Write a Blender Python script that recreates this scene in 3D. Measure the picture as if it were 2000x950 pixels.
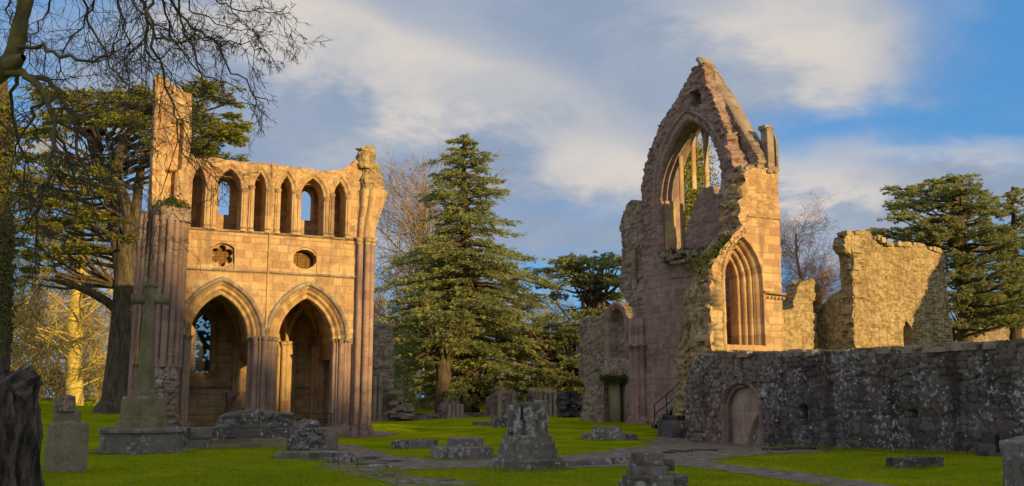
import bpy, math, random
import numpy as np
from mathutils import Vector

for o in list(bpy.data.objects): bpy.data.objects.remove(o)
C = bpy.context.scene.collection
R = math.radians

# ------------------------------------------------------------------ camera, sky, sun, exposure
# the abbey's own axes: x = south, y = east.  The viewer stands at the origin, eye at 1.7 m.
YAW, PITCH, EYE, FPX = R(25.4), R(9.0), 1.7, 1900.0
cam = bpy.data.cameras.new('camera'); cam.sensor_width = 36; cam.lens = 36*FPX/2000
cam.clip_start = .1; cam.clip_end = 9000
co = bpy.data.objects.new('camera', cam); C.objects.link(co)
co.location = (0, 0, EYE); co.rotation_euler = (R(90)+PITCH, 0, -YAW)
bpy.context.scene.camera = co

SUN_EL = R(9.5)
SD = np.array([-.287, .958])                      # horizontal direction in which the sunlight travels
SUN_STRENGTH, SKY_STRENGTH, EXPOSURE = 5.0, .12, 0.35
sun = bpy.data.lights.new('sun', 'SUN'); sun.energy = SUN_STRENGTH; sun.angle = R(.5); sun.color = (1, .68, .26)
so = bpy.data.objects.new('sun', sun); C.objects.link(so); so.location = (60, -200, 60)
sdir = Vector((SD[0]*math.cos(SUN_EL), SD[1]*math.cos(SUN_EL), -math.sin(SUN_EL)))
so.rotation_euler = sdir.to_track_quat('-Z', 'Y').to_euler()
SUN_ROT = math.atan2(-SD[0], -SD[1])              # compass angle of the sun itself, from +y towards +x

vs = bpy.context.scene.view_settings
vs.view_transform = 'Standard'; vs.look = 'None'; vs.exposure = EXPOSURE; vs.gamma = 1; vs.use_curve_mapping = False

class NT:
    """tiny node helper"""
    def __init__(s, tree): s.t = tree; s.n = tree.nodes; s.l = tree.links
    def new(s, kind, **kw):
        nd = s.n.new(kind)
        for k, v in kw.items(): setattr(nd, k, v)
        return nd
    def put(s, sock, v):
        if hasattr(v, 'is_linked') or isinstance(v, bpy.types.NodeSocket): s.l.new(v, sock)
        elif isinstance(v, (tuple, list)) and len(v) == 3 and sock.type == 'RGBA': sock.default_value = (*v, 1)
        else: sock.default_value = v
    def math(s, op, a, b=0.0, c=None, clamp=False):
        nd = s.new('ShaderNodeMath', operation=op, use_clamp=clamp)
        s.put(nd.inputs[0], a); s.put(nd.inputs[1], b)
        if c is not None: s.put(nd.inputs[2], c)
        return nd.outputs[0]
    def mix(s, f, a, b, mode='MIX'):
        nd = s.new('ShaderNodeMix', data_type='RGBA', blend_type=mode)
        s.put(nd.inputs[0], f); s.put(nd.inputs[6], a); s.put(nd.inputs[7], b)
        return nd.outputs[2]
    def noise(s, vec, scale, detail=4, rough=.55, dist=0.0):
        nd = s.new('ShaderNodeTexNoise'); s.put(nd.inputs['Vector'], vec)
        nd.inputs['Scale'].default_value = scale; nd.inputs['Detail'].default_value = detail
        nd.inputs['Roughness'].default_value = rough; nd.inputs['Distortion'].default_value = dist
        return nd.outputs[0]
    def ramp(s, f, lo, hi):
        nd = s.new('ShaderNodeMapRange', interpolation_type='SMOOTHSTEP')
        s.put(nd.inputs[0], f); nd.inputs[1].default_value = lo; nd.inputs[2].default_value = hi
        return nd.outputs[0]
    def vmul(s, v, k):
        nd = s.new('ShaderNodeVectorMath', operation='MULTIPLY'); s.put(nd.inputs[0], v); nd.inputs[1].default_value = k
        return nd.outputs[0]

world = bpy.data.worlds.new('World'); bpy.context.scene.world = world; world.use_nodes = True
W = NT(world.node_tree); W.n.clear()
sky = W.new('ShaderNodeTexSky', sky_type='NISHITA'); sky.sun_disc = False
sky.sun_elevation = SUN_EL; sky.sun_rotation = SUN_ROT; sky.air_density = 1.0; sky.dust_density = .6; sky.ozone_density = 2.5
def build_sky():
    tc = W.new('ShaderNodeTexCoord'); d = tc.outputs['Generated']
    sep = W.new('ShaderNodeSeparateXYZ'); W.put(sep.inputs[0], d)
    x, y, z = sep.outputs
    az = W.math('SUBTRACT', W.math('ARCTAN2', x, y), YAW)          # compass angle from the middle of the view
    el = W.math('ARCSINE', z)
    # a cloud sheet seen in perspective
    zz = W.math('ADD', W.math('MAXIMUM', z, 0.0), .22)
    cx, cy = W.math('DIVIDE', x, zz), W.math('DIVIDE', y, zz)
    cmb = W.new('ShaderNodeCombineXYZ'); W.put(cmb.inputs[0], cx); W.put(cmb.inputs[1], cy)
    rot = W.new('ShaderNodeMapping'); W.put(rot.inputs[0], cmb.outputs[0])
    rot.inputs['Rotation'].default_value = (0, 0, R(35)); rot.inputs['Scale'].default_value = (1.0, 1.6, 1)
    rot.inputs['Location'].default_value = (3.1, 1.7, 0)
    n1 = W.noise(rot.outputs[0], 1.5, 6, .55, .35)
    n2 = W.noise(W.vmul(d, (1, 1, 1.9)), 6.5, 7, .58, .25)
    warp = W.math('MULTIPLY', W.math('SUBTRACT', n1, .5), .18)
    warp2 = W.math('MULTIPLY', W.math('SUBTRACT', n2, .5), .10)
    aw = W.math('ADD', az, W.math('ADD', warp, warp2))
    ew = W.math('ADD', el, W.math('MULTIPLY', W.math('SUBTRACT', n2, .5), .12))
    def blob(px, py, sx, sy, tilt, amp):
        a0 = math.atan((px-1000)/FPX); e0 = math.atan((475-py)/FPX) + PITCH
        da, de = W.math('SUBTRACT', aw, a0), W.math('SUBTRACT', ew, e0)
        ct, st = math.cos(R(tilt)), math.sin(R(tilt))
        p = W.math('ADD', W.math('MULTIPLY', da, ct*FPX/sx), W.math('MULTIPLY', de, st*FPX/sx))
        q = W.math('ADD', W.math('MULTIPLY', da, -st*FPX/sy), W.math('MULTIPLY', de, ct*FPX/sy))
        r2 = W.math('ADD', W.math('MULTIPLY', p, p), W.math('MULTIPLY', q, q))
        return W.math('MULTIPLY', W.math('POWER', 2.718, W.math('MULTIPLY', r2, -1.0)), amp)
    def total(bl):
        s = blob(*bl[0])
        for b in bl[1:]: s = W.math('ADD', s, blob(*b))
        return s
    # where the bright warm cloud, the grey-blue cloud and the clear holes lie
    bright = total([(820, 120, 330, 80, -12, .95), (1180, 328, 180, 55, 6, 1.15), (880, 225, 330, 55, -12, .75), (1640, 120, 150, 160, 40, .85), (1640, 215, 120, 55, 0, .6), (650, 330, 160, 70, 10, .35),
                    (1480, 50, 320, 55, -8, .5), (1560, 345, 140, 34, -8, .7), (1700, 330, 110, 28, 0, .4), (620, 60, 220, 90, -20, .75), (1640, 385, 180, 26, -8, .75), (1930, 355, 160, 38, -4, .8), (440, 50, 160, 60, 0, .4), (1560, 280, 90, 30, 0, .35), (1060, 190, 200, 50, -10, .35)])
    grey = total([(650, 250, 750, 330, 0, .42), (780, 240, 480, 130, -8, 1.1), (1000, 330, 330, 60, 4, .6), (1100, 70, 480, 110, -10, 1.0), (1650, 440, 260, 65, 6, 1.3), (1380, 60, 320, 130, -14, .7), (1720, 60, 110, 130, 40, .5), (600, 150, 240, 160, 0, .9), (900, 480, 460, 50, 0, .6), (1900, 420, 170, 45, 0, .7)])
    nz = W.math('ADD', W.math('MULTIPLY', W.math('SUBTRACT', n1, .5), .9), W.math('MULTIPLY', W.math('SUBTRACT', n2, .5), .75))
    bright = W.ramp(W.math('ADD', bright, W.math('MULTIPLY', nz, 1.5)), .12, 1.2)
    grey = W.ramp(W.math('ADD', grey, W.math('MULTIPLY', nz, 1.3)), .0, .85)
    strength = W.vmul(sky.outputs[0], (SKY_STRENGTH*.80, SKY_STRENGTH*1.05, SKY_STRENGTH*1.30))
    blue = W.mix(.65, strength, (.065, .25, .55))
    c = W.mix(W.math('MULTIPLY', grey, .93), blue, W.mix(W.ramp(n2, .3, .7), (.215, .27, .37), (.30, .34, .41)))
    c = W.mix(W.math('MULTIPLY', bright, .92), c, W.mix(W.ramp(n2, .35, .65), (.43, .43, .44), (.57, .52, .47)))
    # unseen cloud added overhead and behind the viewer to brighten the ambient light
    away = W.math('MAXIMUM', W.ramp(el, .55, .95), W.ramp(W.math('ABSOLUTE', az), .75, 1.3))
    cov = W.math('MULTIPLY', away, W.math('ADD', W.math('MULTIPLY', W.ramp(n1, .35, .6), .5), .5))
    c = W.mix(cov, c, (.55, .54, .57))
    bg = W.new('ShaderNodeBackground'); W.put(bg.inputs[0], c); bg.inputs[1].default_value = 1.0
    out = W.new('ShaderNodeOutputWorld'); W.l.new(bg.outputs[0], out.inputs[0])
build_sky()

# ------------------------------------------------------------------ where a line of sight meets a plane
_rt = (math.cos(YAW), -math.sin(YAW)); _fw = (math.sin(YAW), math.cos(YAW))
def _ray(px, py):
    x = (px-1000)/FPX; y = -(py-475)/FPX
    f = math.cos(PITCH)-y*math.sin(PITCH); h = math.sin(PITCH)+y*math.cos(PITCH)
    return (_rt[0]*x+_fw[0]*f, _rt[1]*x+_fw[1]*f, h)
def on_v(px, py, v):
    d = _ray(px, py); t = v/d[1]; return (d[0]*t, EYE+d[2]*t)      # (u, z)
def on_u(px, py, u):
    d = _ray(px, py); t = u/d[0]; return (d[1]*t, EYE+d[2]*t)      # (v, z)
def at(px, py, dist):
    d = _ray(px, py); k = dist/(d[0]*_fw[0]+d[1]*_fw[1]); return np.array((d[0]*k, d[1]*k, EYE+d[2]*k))
def on_g(px, py):
    d = _ray(px, py); z = 0
    for _ in range(8):
        t = (z-EYE)/d[2]; z = float(gz(np.array(d[0]*t), np.array(d[1]*t)))
    return (d[0]*t, d[1]*t, z)

# ------------------------------------------------------------------ noise
def sst(a, b, x):
    t = np.clip((np.asarray(x, float)-a)/(b-a), 0, 1); return t*t*(3-2*t)
def hsh(*a):
    h = np.full(np.broadcast(*a).shape, 0x9E3779B9, np.uint64)
    for k in a:
        h = (h ^ (np.asarray(k).astype(np.int64).astype(np.uint64)*np.uint64(0x85EBCA6B)))*np.uint64(0xC2B2AE3D27D4EB4F)
        h ^= h >> np.uint64(29)
    return (h >> np.uint64(11)).astype(float)/float(1 << 53)
def vn(x, y, seed=0):
    xi, yi = np.floor(x), np.floor(y); fx, fy = x-xi, y-yi
    fx = fx*fx*(3-2*fx); fy = fy*fy*(3-2*fy)
    s = np.full(np.shape(xi), seed)
    return (hsh(xi, yi, s)*(1-fx)+hsh(xi+1, yi, s)*fx)*(1-fy)+(hsh(xi, yi+1, s)*(1-fx)+hsh(xi+1, yi+1, s)*fx)*fy
def fbm(x, y, seed=0, octs=4):
    x, y = np.asarray(x, float), np.asarray(y, float); r = 0; a = .5
    for i in range(octs): r = r+a*(vn(x, y, seed+i*17)-.5); x, y, a = x*2.03+11.3, y*2.03+5.7, a*.5
    return r*2
def fbm3(x, y, z, seed=0, octs=3):
    return (fbm(x+z*.57, y-z*.31, seed, octs)+fbm(y+7.1, z+x*.43, seed+5, octs)+fbm(z+3.3, x-y*.37, seed+9, octs))*.6

def gz(u, v):
    u, v = np.asarray(u, float), np.asarray(v, float)
    a = .40*sst(15, 26, u)*sst(30, 42, v)
    b = .22*sst(44, 54, v)
    c = .95*sst(48, 70, v)*sst(15, 4, u)
    d = .22*sst(19, 23, u)*sst(29, 15, v)
    e = .5*sst(70, 120, v)
    return np.maximum(np.maximum(a, b), c)+d+e

# ------------------------------------------------------------------ meshes and objects
class M:
    def __init__(s): s.v = []; s.q = []; s.t = []; s.c = []; s.n = 0
    def add(s, v, quads=None, tris=None, tint=(.5, 1, .5)):
        v = np.asarray(v, float).reshape(-1, 3); k = len(v)
        if quads is not None and len(quads): s.q.append(np.asarray(quads, int).reshape(-1, 4)+s.n)
        if tris is not None and len(tris): s.t.append(np.asarray(tris, int).reshape(-1, 3)+s.n)
        c = np.asarray(tint, float)
        s.v.append(v); s.c.append(np.broadcast_to(c, (k, 3)) if c.ndim == 1 else c); s.n += k
        return s
    def join(s, o):
        for v, c in zip(o.v, o.c): s.v.append(v); s.c.append(c)
        s.q += [q+s.n for q in o.q]; s.t += [t+s.n for t in o.t]; s.n += o.n
        return s
    def obj(s, name, mat, parent=None, label=None, smooth=False):
        me = bpy.data.meshes.new(name)
        v = np.concatenate(s.v); c = np.concatenate(s.c)
        off = np.array(parent['_loc']) if parent is not None else np.zeros(3)
        q = np.concatenate(s.q) if s.q else np.zeros((0, 4), int)
        t = np.concatenate(s.t) if s.t else np.zeros((0, 3), int)
        me.vertices.add(len(v)); me.vertices.foreach_set('co', (v-off).ravel())
        me.loops.add(q.size+t.size); me.loops.foreach_set('vertex_index', np.concatenate([q.ravel(), t.ravel()]).astype(np.int32))
        me.polygons.add(len(q)+len(t))
        st = np.concatenate([np.arange(len(q))*4, q.size+np.arange(len(t))*3]).astype(np.int32)
        me.polygons.foreach_set('loop_start', st)
        me.polygons.foreach_set('loop_total', np.concatenate([np.full(len(q), 4), np.full(len(t), 3)]).astype(np.int32))
        if smooth: me.polygons.foreach_set('use_smooth', np.ones(len(q)+len(t), bool))
        at_ = me.attributes.new('tint', 'FLOAT_COLOR', 'POINT')
        at_.data.foreach_set('color', np.concatenate([c, np.ones((len(c), 1))], 1).astype(np.float32).ravel())
        me.update(calc_edges=True); me.validate()
        me.materials.append(mat)
        o = bpy.data.objects.new(name, me); C.objects.link(o)
        if parent is not None: o.parent = parent
        o['_loc'] = [float(a) for a in off]
        if label: o['label'] = label
        return o
def tag(o, label, cat, group=None):
    o['label'] = label; o['category'] = cat
    if group: o['group'] = group
    return o
def thing(name, label, cat, loc, group=None):
    o = bpy.data.objects.new(name, None); C.objects.link(o); o.location = loc; o.empty_display_size = .2
    o['_loc'] = [float(a) for a in loc]
    return tag(o, label, cat, group)
def copy_tree(o, parent=None):
    c = o.copy(); C.objects.link(c)
    if parent is not None: c.parent = parent
    for ch in list(o.children): copy_tree(ch, c)
    return c

# ------------------------------------------------------------------ materials
def base_mat(name):
    m = bpy.data.materials.new(name); m.use_nodes = True
    n = NT(m.node_tree); b = n.n['Principled BSDF']; b.inputs['Specular IOR Level'].default_value = .15
    geo = n.new('ShaderNodeNewGeometry')
    return m, n, b, geo
def stone_mat(name, a, b_, dark, lichen_col=(.42, .43, .40), lichen=.5, stain=.5, moss=.5, mortar=(.30, .24, .18), bump=.35, rust=.0, alt=None, lth=.60):
    m, n, b, geo = base_mat(name); P = geo.outputs['Position']
    at_ = n.new('ShaderNodeAttribute', attribute_name='tint'); sp = n.new('ShaderNodeSeparateColor'); n.put(sp.inputs[0], at_.outputs['Color'])
    big = n.noise(P, .55, 3); mid = n.noise(P, 3.2, 4, .6); fine = n.noise(P, 17, 5, .65)
    f = n.math('ADD', n.math('MULTIPLY', sp.outputs[0], .85), n.math('MULTIPLY', n.math('SUBTRACT', big, .40), .9), clamp=True)
    col = n.mix(f, a, b_)
    col = n.mix(n.math('MULTIPLY', n.ramp(sp.outputs[0], .30, .12), .55), col, (a[0]*.74, a[1]*.66, a[2]*.72))
    if alt:
        col = n.mix(sp.outputs[2], col, n.mix(f, alt[0], alt[1])); dark = n.mix(sp.outputs[2], dark, alt[2])
    if rust: col = n.mix(n.math('MULTIPLY', n.ramp(sp.outputs[0], .955, .97), rust), col, (.27, .09, .055))
    col = n.mix(n.math('MULTIPLY', n.ramp(fine, .42, .70), .40), col, tuple(min(1, k*1.5) for k in a))
    col = n.mix(n.math('MULTIPLY', n.ramp(n.noise(P, 11.0, 6, .7), .52, .68), .55), col, tuple(k*.45 for k in a))
    col = n.mix(n.math('MULTIPLY', n.ramp(n.noise(P, .9, 4, .6), .48, .66), .5), col, (a[0]*.86, a[1]*.70, a[2]*.74))
    stv = n.noise(n.vmul(P, (1, 1, .16)), 1.9, 4, .6)                # rain streaks down the face
    col = n.mix(n.math('MULTIPLY', n.ramp(stv, .50, .70), stain), col, dark)
    pat = n.noise(P, 1.25, 5, .62)
    col = n.mix(n.math('MULTIPLY', n.ramp(pat, .53, .68), stain*.75), col, dark)
    col = n.mix(n.math('MULTIPLY', n.math('SUBTRACT', 1.0, sp.outputs[1]), .75), col, mortar)
    sp_n = n.noise(P, 7.5, 5, .68)
    lz = n.math('ADD', sp_n, n.math('MULTIPLY', n.math('SUBTRACT', n.noise(P, .8, 3), .5), .45))
    col = n.mix(n.math('MULTIPLY', n.ramp(lz, lth, lth+.06), lichen), col, lichen_col)
    sz = n.new('ShaderNodeSeparateXYZ'); n.put(sz.inputs[0], geo.outputs['Normal'])
    up = n.math('MULTIPLY', n.ramp(sz.outputs[2], .45, .8), n.ramp(mid, .40, .56))
    col = n.mix(n.math('MULTIPLY', up, moss), col, (.085, .085, .016))
    n.put(b.inputs['Base Color'], col); b.inputs['Roughness'].default_value = .92
    bp = n.new('ShaderNodeBump'); bp.inputs['Strength'].default_value = bump; bp.inputs['Distance'].default_value = .05
    n.put(bp.inputs['Height'], n.math('ADD', n.math('MULTIPLY', mid, .6), fine)); n.put(b.inputs['Normal'], bp.outputs[0])
    return m
ASHLAR = stone_mat('sandstone_ashlar', (.385, .25, .135), (.56, .40, .215), (.15, .10, .07), lichen=.34, stain=.62, moss=.6, mortar=(.24, .16, .09), bump=.45, rust=.5)
PINK = stone_mat('pink_sandstone', (.26, .165, .135), (.37, .265, .215), (.10, .075, .065), lichen=.40, stain=.65, moss=.6, mortar=(.12, .085, .07), bump=.45, rust=.8)
RUBBLE = stone_mat('rubble_stone', (.22, .17, .13), (.36, .29, .22), (.09, .078, .068), lichen=.55, stain=.45, moss=.75, mortar=(.12, .10, .08), bump=.6)
GOLDRUB = stone_mat('ochre_rubble', (.30, .22, .115), (.46, .36, .20), (.16, .12, .07), lichen=.35, stain=.5, moss=.6, mortar=(.13, .095, .05), bump=.8)
DARKRUB = stone_mat('blackened_rubble', (.055, .055, .06), (.14, .125, .125), (.018, .019, .022), lichen_col=(.36, .38, .38), lichen=.80, stain=.85, moss=.85, mortar=(.035, .03, .03), bump=.7)
TOMB = stone_mat('lichened_tomb_stone', (.13, .115, .105), (.25, .22, .20), (.048, .043, .042), lichen_col=(.42, .43, .41), lichen=.8, lth=.555, stain=.7, moss=.65, mortar=(.05, .04, .04), bump=.6)
MOSSY = stone_mat('green_weathered_stone', (.20, .17, .10), (.27, .23, .135), (.09, .095, .04), lichen_col=(.30, .31, .24), lichen=.25, stain=.6, moss=.7, bump=.35)
GRAVE = stone_mat('headstone_stone', (.21, .175, .13), (.27, .235, .165), (.10, .105, .07), lichen_col=(.30, .33, .27), lichen=.45, stain=.6, moss=.7, bump=.35)

def plain_mat(name, a, b_, scale=4.0, rough=.9, bump=.3, stretch=(1, 1, 1), detail=5, metal=0.0, lo=.35, hi=.68, tintmix=0.0, spec=.15):
    m, n, b, geo = base_mat(name)
    f = n.noise(n.vmul(geo.outputs['Position'], stretch), scale, detail, .62)
    r = n.ramp(f, lo, hi)
    if tintmix:
        at_ = n.new('ShaderNodeAttribute', attribute_name='tint'); sp = n.new('ShaderNodeSeparateColor'); n.put(sp.inputs[0], at_.outputs['Color'])
        r = n.math('ADD', n.math('MULTIPLY', r, 1-tintmix), n.math('MULTIPLY', sp.outputs[0], tintmix))
    n.put(b.inputs['Base Color'], n.mix(r, a, b_)); b.inputs['Roughness'].default_value = rough; b.inputs['Metallic'].default_value = metal
    b.inputs['Specular IOR Level'].default_value = spec
    if bump:
        bp = n.new('ShaderNodeBump'); bp.inputs['Strength'].default_value = bump; bp.inputs['Distance'].default_value = .05
        n.put(bp.inputs['Height'], f); n.put(b.inputs['Normal'], bp.outputs[0])
    return m
def leaf_mat(name, a, b_, trans=.25):
    m, n, b, geo = base_mat(name)
    at_ = n.new('ShaderNodeAttribute', attribute_name='tint'); sp = n.new('ShaderNodeSeparateColor'); n.put(sp.inputs[0], at_.outputs['Color'])
    f = n.math('ADD', n.math('MULTIPLY', sp.outputs[0], .7), n.math('MULTIPLY', n.noise(geo.outputs['Position'], .5, 2), .4), clamp=True)
    col = n.mix(f, a, b_)
    n.put(b.inputs['Base Color'], col); b.inputs['Roughness'].default_value = .8; b.inputs['Specular IOR Level'].default_value = .04
    tr = n.new('ShaderNodeBsdfTranslucent'); n.put(tr.inputs[0], col)
    mx = n.new('ShaderNodeMixShader'); mx.inputs[0].default_value = trans
    n.l.new(b.outputs[0], mx.inputs[1]); n.l.new(tr.outputs[0], mx.inputs[2]); n.l.new(mx.outputs[0], n.n['Material Output'].inputs[0])
    return m
BARK = plain_mat('cedar_bark', (.05, .04, .03), (.125, .095, .06), 3, stretch=(2.2, 2.2, .5), bump=.8)
BEECH = plain_mat('beech_bark', (.32, .25, .07), (.56, .44, .13), 1.6, stretch=(1, 1, .7), bump=.3)
TWIG = plain_mat('bare_twig_bark', (.085, .065, .045), (.16, .12, .075), 2, bump=.3)
TWIGMOSS = plain_mat('mossy_limb_bark', (.075, .065, .035), (.20, .16, .055), 3, bump=.5)
TWIGPALE = plain_mat('pale_twig_bark', (.20, .145, .085), (.34, .26, .15), 2, bump=.2)
LARCH = plain_mat('larch_twig_bark', (.30, .16, .075), (.42, .24, .11), 2, bump=.2)
OLDTRUNK = plain_mat('rotten_trunk_bark', (.025, .02, .018), (.15, .12, .10), 7, stretch=(2, 2, .55), bump=1.0, detail=8)
NEEDLE = leaf_mat('cedar_needles', (.14, .155, .038), (.42, .40, .095), .4)
NEEDLEB = leaf_mat('blue_green_needles', (.14, .175, .068), (.46, .47, .18), .4)
NEEDLED = leaf_mat('yew_needles', (.13, .145, .030), (.42, .40, .075), .4)
IVY = leaf_mat('ivy_leaves', (.07, .085, .018), (.17, .16, .035))
BRUSH = leaf_mat('brushwood', (.10, .08, .028), (.25, .19, .06), .15)
BLADE = leaf_mat('grass_blades', (.13, .20, .003), (.38, .39, .02), .3)
MOSSLEAF = leaf_mat('wall_plants', (.03, .05, .012), (.075, .095, .02))
IRON = plain_mat('dark_iron', (.012, .012, .013), (.03, .028, .027), 8, rough=.6, bump=.1, spec=.4)
WHITE = plain_mat('white_board', (.55, .56, .56), (.66, .66, .66), 3, rough=.5, bump=0)
LETTER = plain_mat('dark_lettering', (.05, .05, .05), (.07, .07, .07), 3, bump=0)
LEAD = plain_mat('window_lead', (.02, .02, .022), (.04, .04, .042), 8, rough=.6, bump=.1)
WOOD = plain_mat('grey_door_wood', (.16, .15, .12), (.24, .22, .17), 3, stretch=(3, 3, .3), bump=.3)
MESH = plain_mat('brown_shutter', (.16, .085, .03), (.22, .12, .045), 6, bump=.3)
def grass_mat():
    m, n, b, geo = base_mat('lawn'); b.inputs['Specular IOR Level'].default_value = .0; P = geo.outputs['Position']
    f1 = n.noise(P, .35, 4, .6); f2 = n.noise(P, 2.6, 5, .65); f3 = n.noise(P, 34, 5, .7)
    col = n.mix(n.ramp(f1, .3, .7), (.14, .215, .003), (.29, .32, .006))
    col = n.mix(n.math('MULTIPLY', n.ramp(f2, .45, .75), .55), col, (.27, .235, .012))
    col = n.mix(n.math('MULTIPLY', n.ramp(f3, .48, .72), .6), col, (.075, .12, .001))
    col = n.mix(n.math('MULTIPLY', n.ramp(n.noise(P, 1.1, 5, .62), .50, .66), .55), col, (.07, .125, .002))
    col = n.mix(n.math('MULTIPLY', n.ramp(n.noise(P, .75, 4, .6), .58, .70), .5), col, (.26, .22, .035))
    n.put(b.inputs['Base Color'], col); b.inputs['Roughness'].default_value = .9
    bp = n.new('ShaderNodeBump'); bp.inputs['Strength'].default_value = .8; bp.inputs['Distance'].default_value = .05
    n.put(bp.inputs['Height'], n.math('ADD', f3, n.math('MULTIPLY', f2, .6))); n.put(b.inputs['Normal'], bp.outputs[0])
    return m
LAWN = grass_mat()
PATH = plain_mat('trodden_path', (.095, .075, .054), (.24, .19, .145), 3.2, bump=.7, detail=9)
HILL = plain_mat('hill_turf', (.05, .07, .02), (.09, .10, .03), .05, bump=0)
def pane_mat():
    m, n, b, geo = base_mat('leaded_glass')
    b.inputs['Roughness'].default_value = .15; b.inputs['Specular IOR Level'].default_value = .5
    at_ = n.new('ShaderNodeAttribute', attribute_name='tint'); sp = n.new('ShaderNodeSeparateColor'); n.put(sp.inputs[0], at_.outputs['Color'])
    n.put(b.inputs['Base Color'], (.06, .06, .05))
    tr = n.new('ShaderNodeBsdfTransparent'); tr.inputs[0].default_value = (.92, .93, .90, 1)
    mx = n.new('ShaderNodeMixShader'); n.put(mx.inputs[0], n.math('MULTIPLY', sp.outputs[0], .9))
    n.l.new(b.outputs[0], mx.inputs[1]); n.l.new(tr.outputs[0], mx.inputs[2]); n.l.new(mx.outputs[0], n.n['Material Output'].inputs[0])
    return m
PANE = pane_mat()

# ------------------------------------------------------------------ shapes
class Masonry:
    def __init__(s, seed, ch=(.22, .32), ln=(.4, .8), warp=0.0, rel=.02, jd=.02, jw=.03, z0=-2.0):
        r = np.random.default_rng(seed); s.seed, s.warp, s.rel, s.jd, s.jw = seed, warp, rel, jd, jw
        s.e = z0+np.concatenate([[0], np.cumsum(r.uniform(ch[0], ch[1], 140))]); s.l = r.uniform(ln[0], ln[1], 141); s.o = r.uniform(0, 50, 141)
    def __call__(s, h, z):
        h0, z0_ = h, z
        if s.warp:
            h = h+s.warp*fbm(h0*1.7, z0_*1.7, s.seed+3, 3); z = z+s.warp*.8*fbm(h0*1.6+40, z0_*1.6, s.seed+4, 3)
        c = np.clip(np.searchsorted(s.e, z, side='right')-1, 0, 139); L = s.l[c]
        t = (h+s.o[c]+100)/L; k = np.floor(t)
        j = lambda kk: .55*(hsh(c, kk, np.full(np.shape(kk), s.seed))-.5)
        b0 = k+j(k); lo = t < b0; hi = t >= k+1+j(k+1); k = k-lo+hi
        d = np.minimum(t-(k+j(k)), k+1+j(k+1)-t)*L; d = np.minimum(d, np.minimum(z-s.e[c], s.e[c+1]-z))
        jt = sst(0, s.jw, d); rnd = hsh(c, k, np.full(np.shape(k), s.seed+77)); rn2 = hsh(c, k, np.full(np.shape(k), s.seed+99))
        return s.rel*(rn2-.5)*2+(jt-1)*s.jd, rnd, jt
ASH = lambda seed: Masonry(seed, (.24, .38), (.40, .95), .018, .014, .012, .03)
class Rubble:
    """random rubble: flattish cells of uneven size, none in a straight course"""
    def __init__(s, seed, k=1.0, rel=.04, jd=.045): s.seed, s.k, s.rel, s.jd = seed, k, rel, jd
    def __call__(s, h, z):
        h0, z0 = np.asarray(h, float), np.asarray(z, float); sc = s.k*(1+.0*h0)
        x = h0+.10*fbm(h0*1.9, z0*1.9, s.seed+3, 3); y = z0+.07*fbm(h0*1.6+40, z0*1.6, s.seed+4, 3)
        lx, lz = .36*sc, .185*sc; y = y/lz; x = x/lx+.5*np.floor(y)*0; xi, yi = np.floor(x), np.floor(y)
        f1 = np.full(x.shape, 9.); f2 = np.full(x.shape, 9.); ix = np.zeros(x.shape); iy = np.zeros(x.shape); sd = np.full(x.shape, s.seed)
        for dy in (-1, 0, 1):
            for dx in (-1, 0, 1):
                cx, cy = xi+dx, yi+dy; px = cx+.12+.76*hsh(cx, cy, sd+1); py = cy+.2+.6*hsh(cx, cy, sd+2)
                d = (np.abs(x-px)**2.6+np.abs((y-py)*1.05)**2.6)**(1/2.6)
                m = d < f1; f2 = np.where(m, f1, np.minimum(f2, d)); ix, iy = np.where(m, cx, ix), np.where(m, cy, iy); f1 = np.where(m, d, f1)
        jt = sst(.02, .15, f2-f1); r1, r2 = hsh(ix, iy, sd+7), hsh(ix, iy, sd+8); tl = ((x-ix-.5)*(hsh(ix, iy, sd+11)-.5)+(y-iy-.5)*(hsh(ix, iy, sd+12)-.5))*1.6
        return s.rel*s.k*((r2-.5)*2+tl)+(jt-1)*s.jd*s.k, r1, jt
RUB = lambda seed, k=1.0: Rubble(seed, k)

def to_world(axis, plane, h, z, d):
    h, z, d = np.broadcast_arrays(h, z, d)
    if axis == 'v': return np.stack([h, plane-d, z], -1)
    if axis == 'u': return np.stack([plane-d, h, z], -1)
    if axis == 's': return np.stack([plane+d, h, z], -1)      # a face looking south
    if axis == 'e': return np.stack([h, plane+d, z], -1)      # a face looking east
def poly(pts):
    P = np.array(pts, float); Q = np.roll(P, -1, 0)
    def f(h, z):
        best = np.full(np.shape(h), 1e9); ins = np.zeros(np.shape(h), bool)
        for a, b in zip(P, Q):
            ab = b-a; t = np.clip(((h-a[0])*ab[0]+(z-a[1])*ab[1])/max(ab@ab, 1e-12), 0, 1)
            best = np.minimum(best, np.hypot(h-a[0]-t*ab[0], z-a[1]-t*ab[1]))
            c = ((a[1] > z) != (b[1] > z)) & (h < (b[0]-a[0])*(z-a[1])/(b[1]-a[1]+1e-12)+a[0]); ins ^= c
        return np.where(ins, best, -best)
    return f
def ragged(f, amp, freq, seed, zmin=-1e9):
    return lambda h, z: f(h, z)+amp*(fbm(h*freq, z*freq, seed, 3)+.35*(np.floor(vn(h*3.1, z*4.5, seed+8)*3)/3-.3))*sst(zmin-.01, zmin+.3, z)
def arch_open(hc, w, zs, rise, z0):
    Rr = (w*w+rise*rise)/(2*w)
    def f(h, z):
        x = np.abs(h-hc); up = Rr-np.hypot(x+(Rr-w), np.maximum(z-zs, 0)); return np.minimum(np.where(z > zs, up, w-x), z-z0)
    return f
def minus(f, *holes):
    def g(h, z):
        r = f(h, z)
        for o in holes: r = np.minimum(r, -o(h, z))
        return r
    return g
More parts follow.
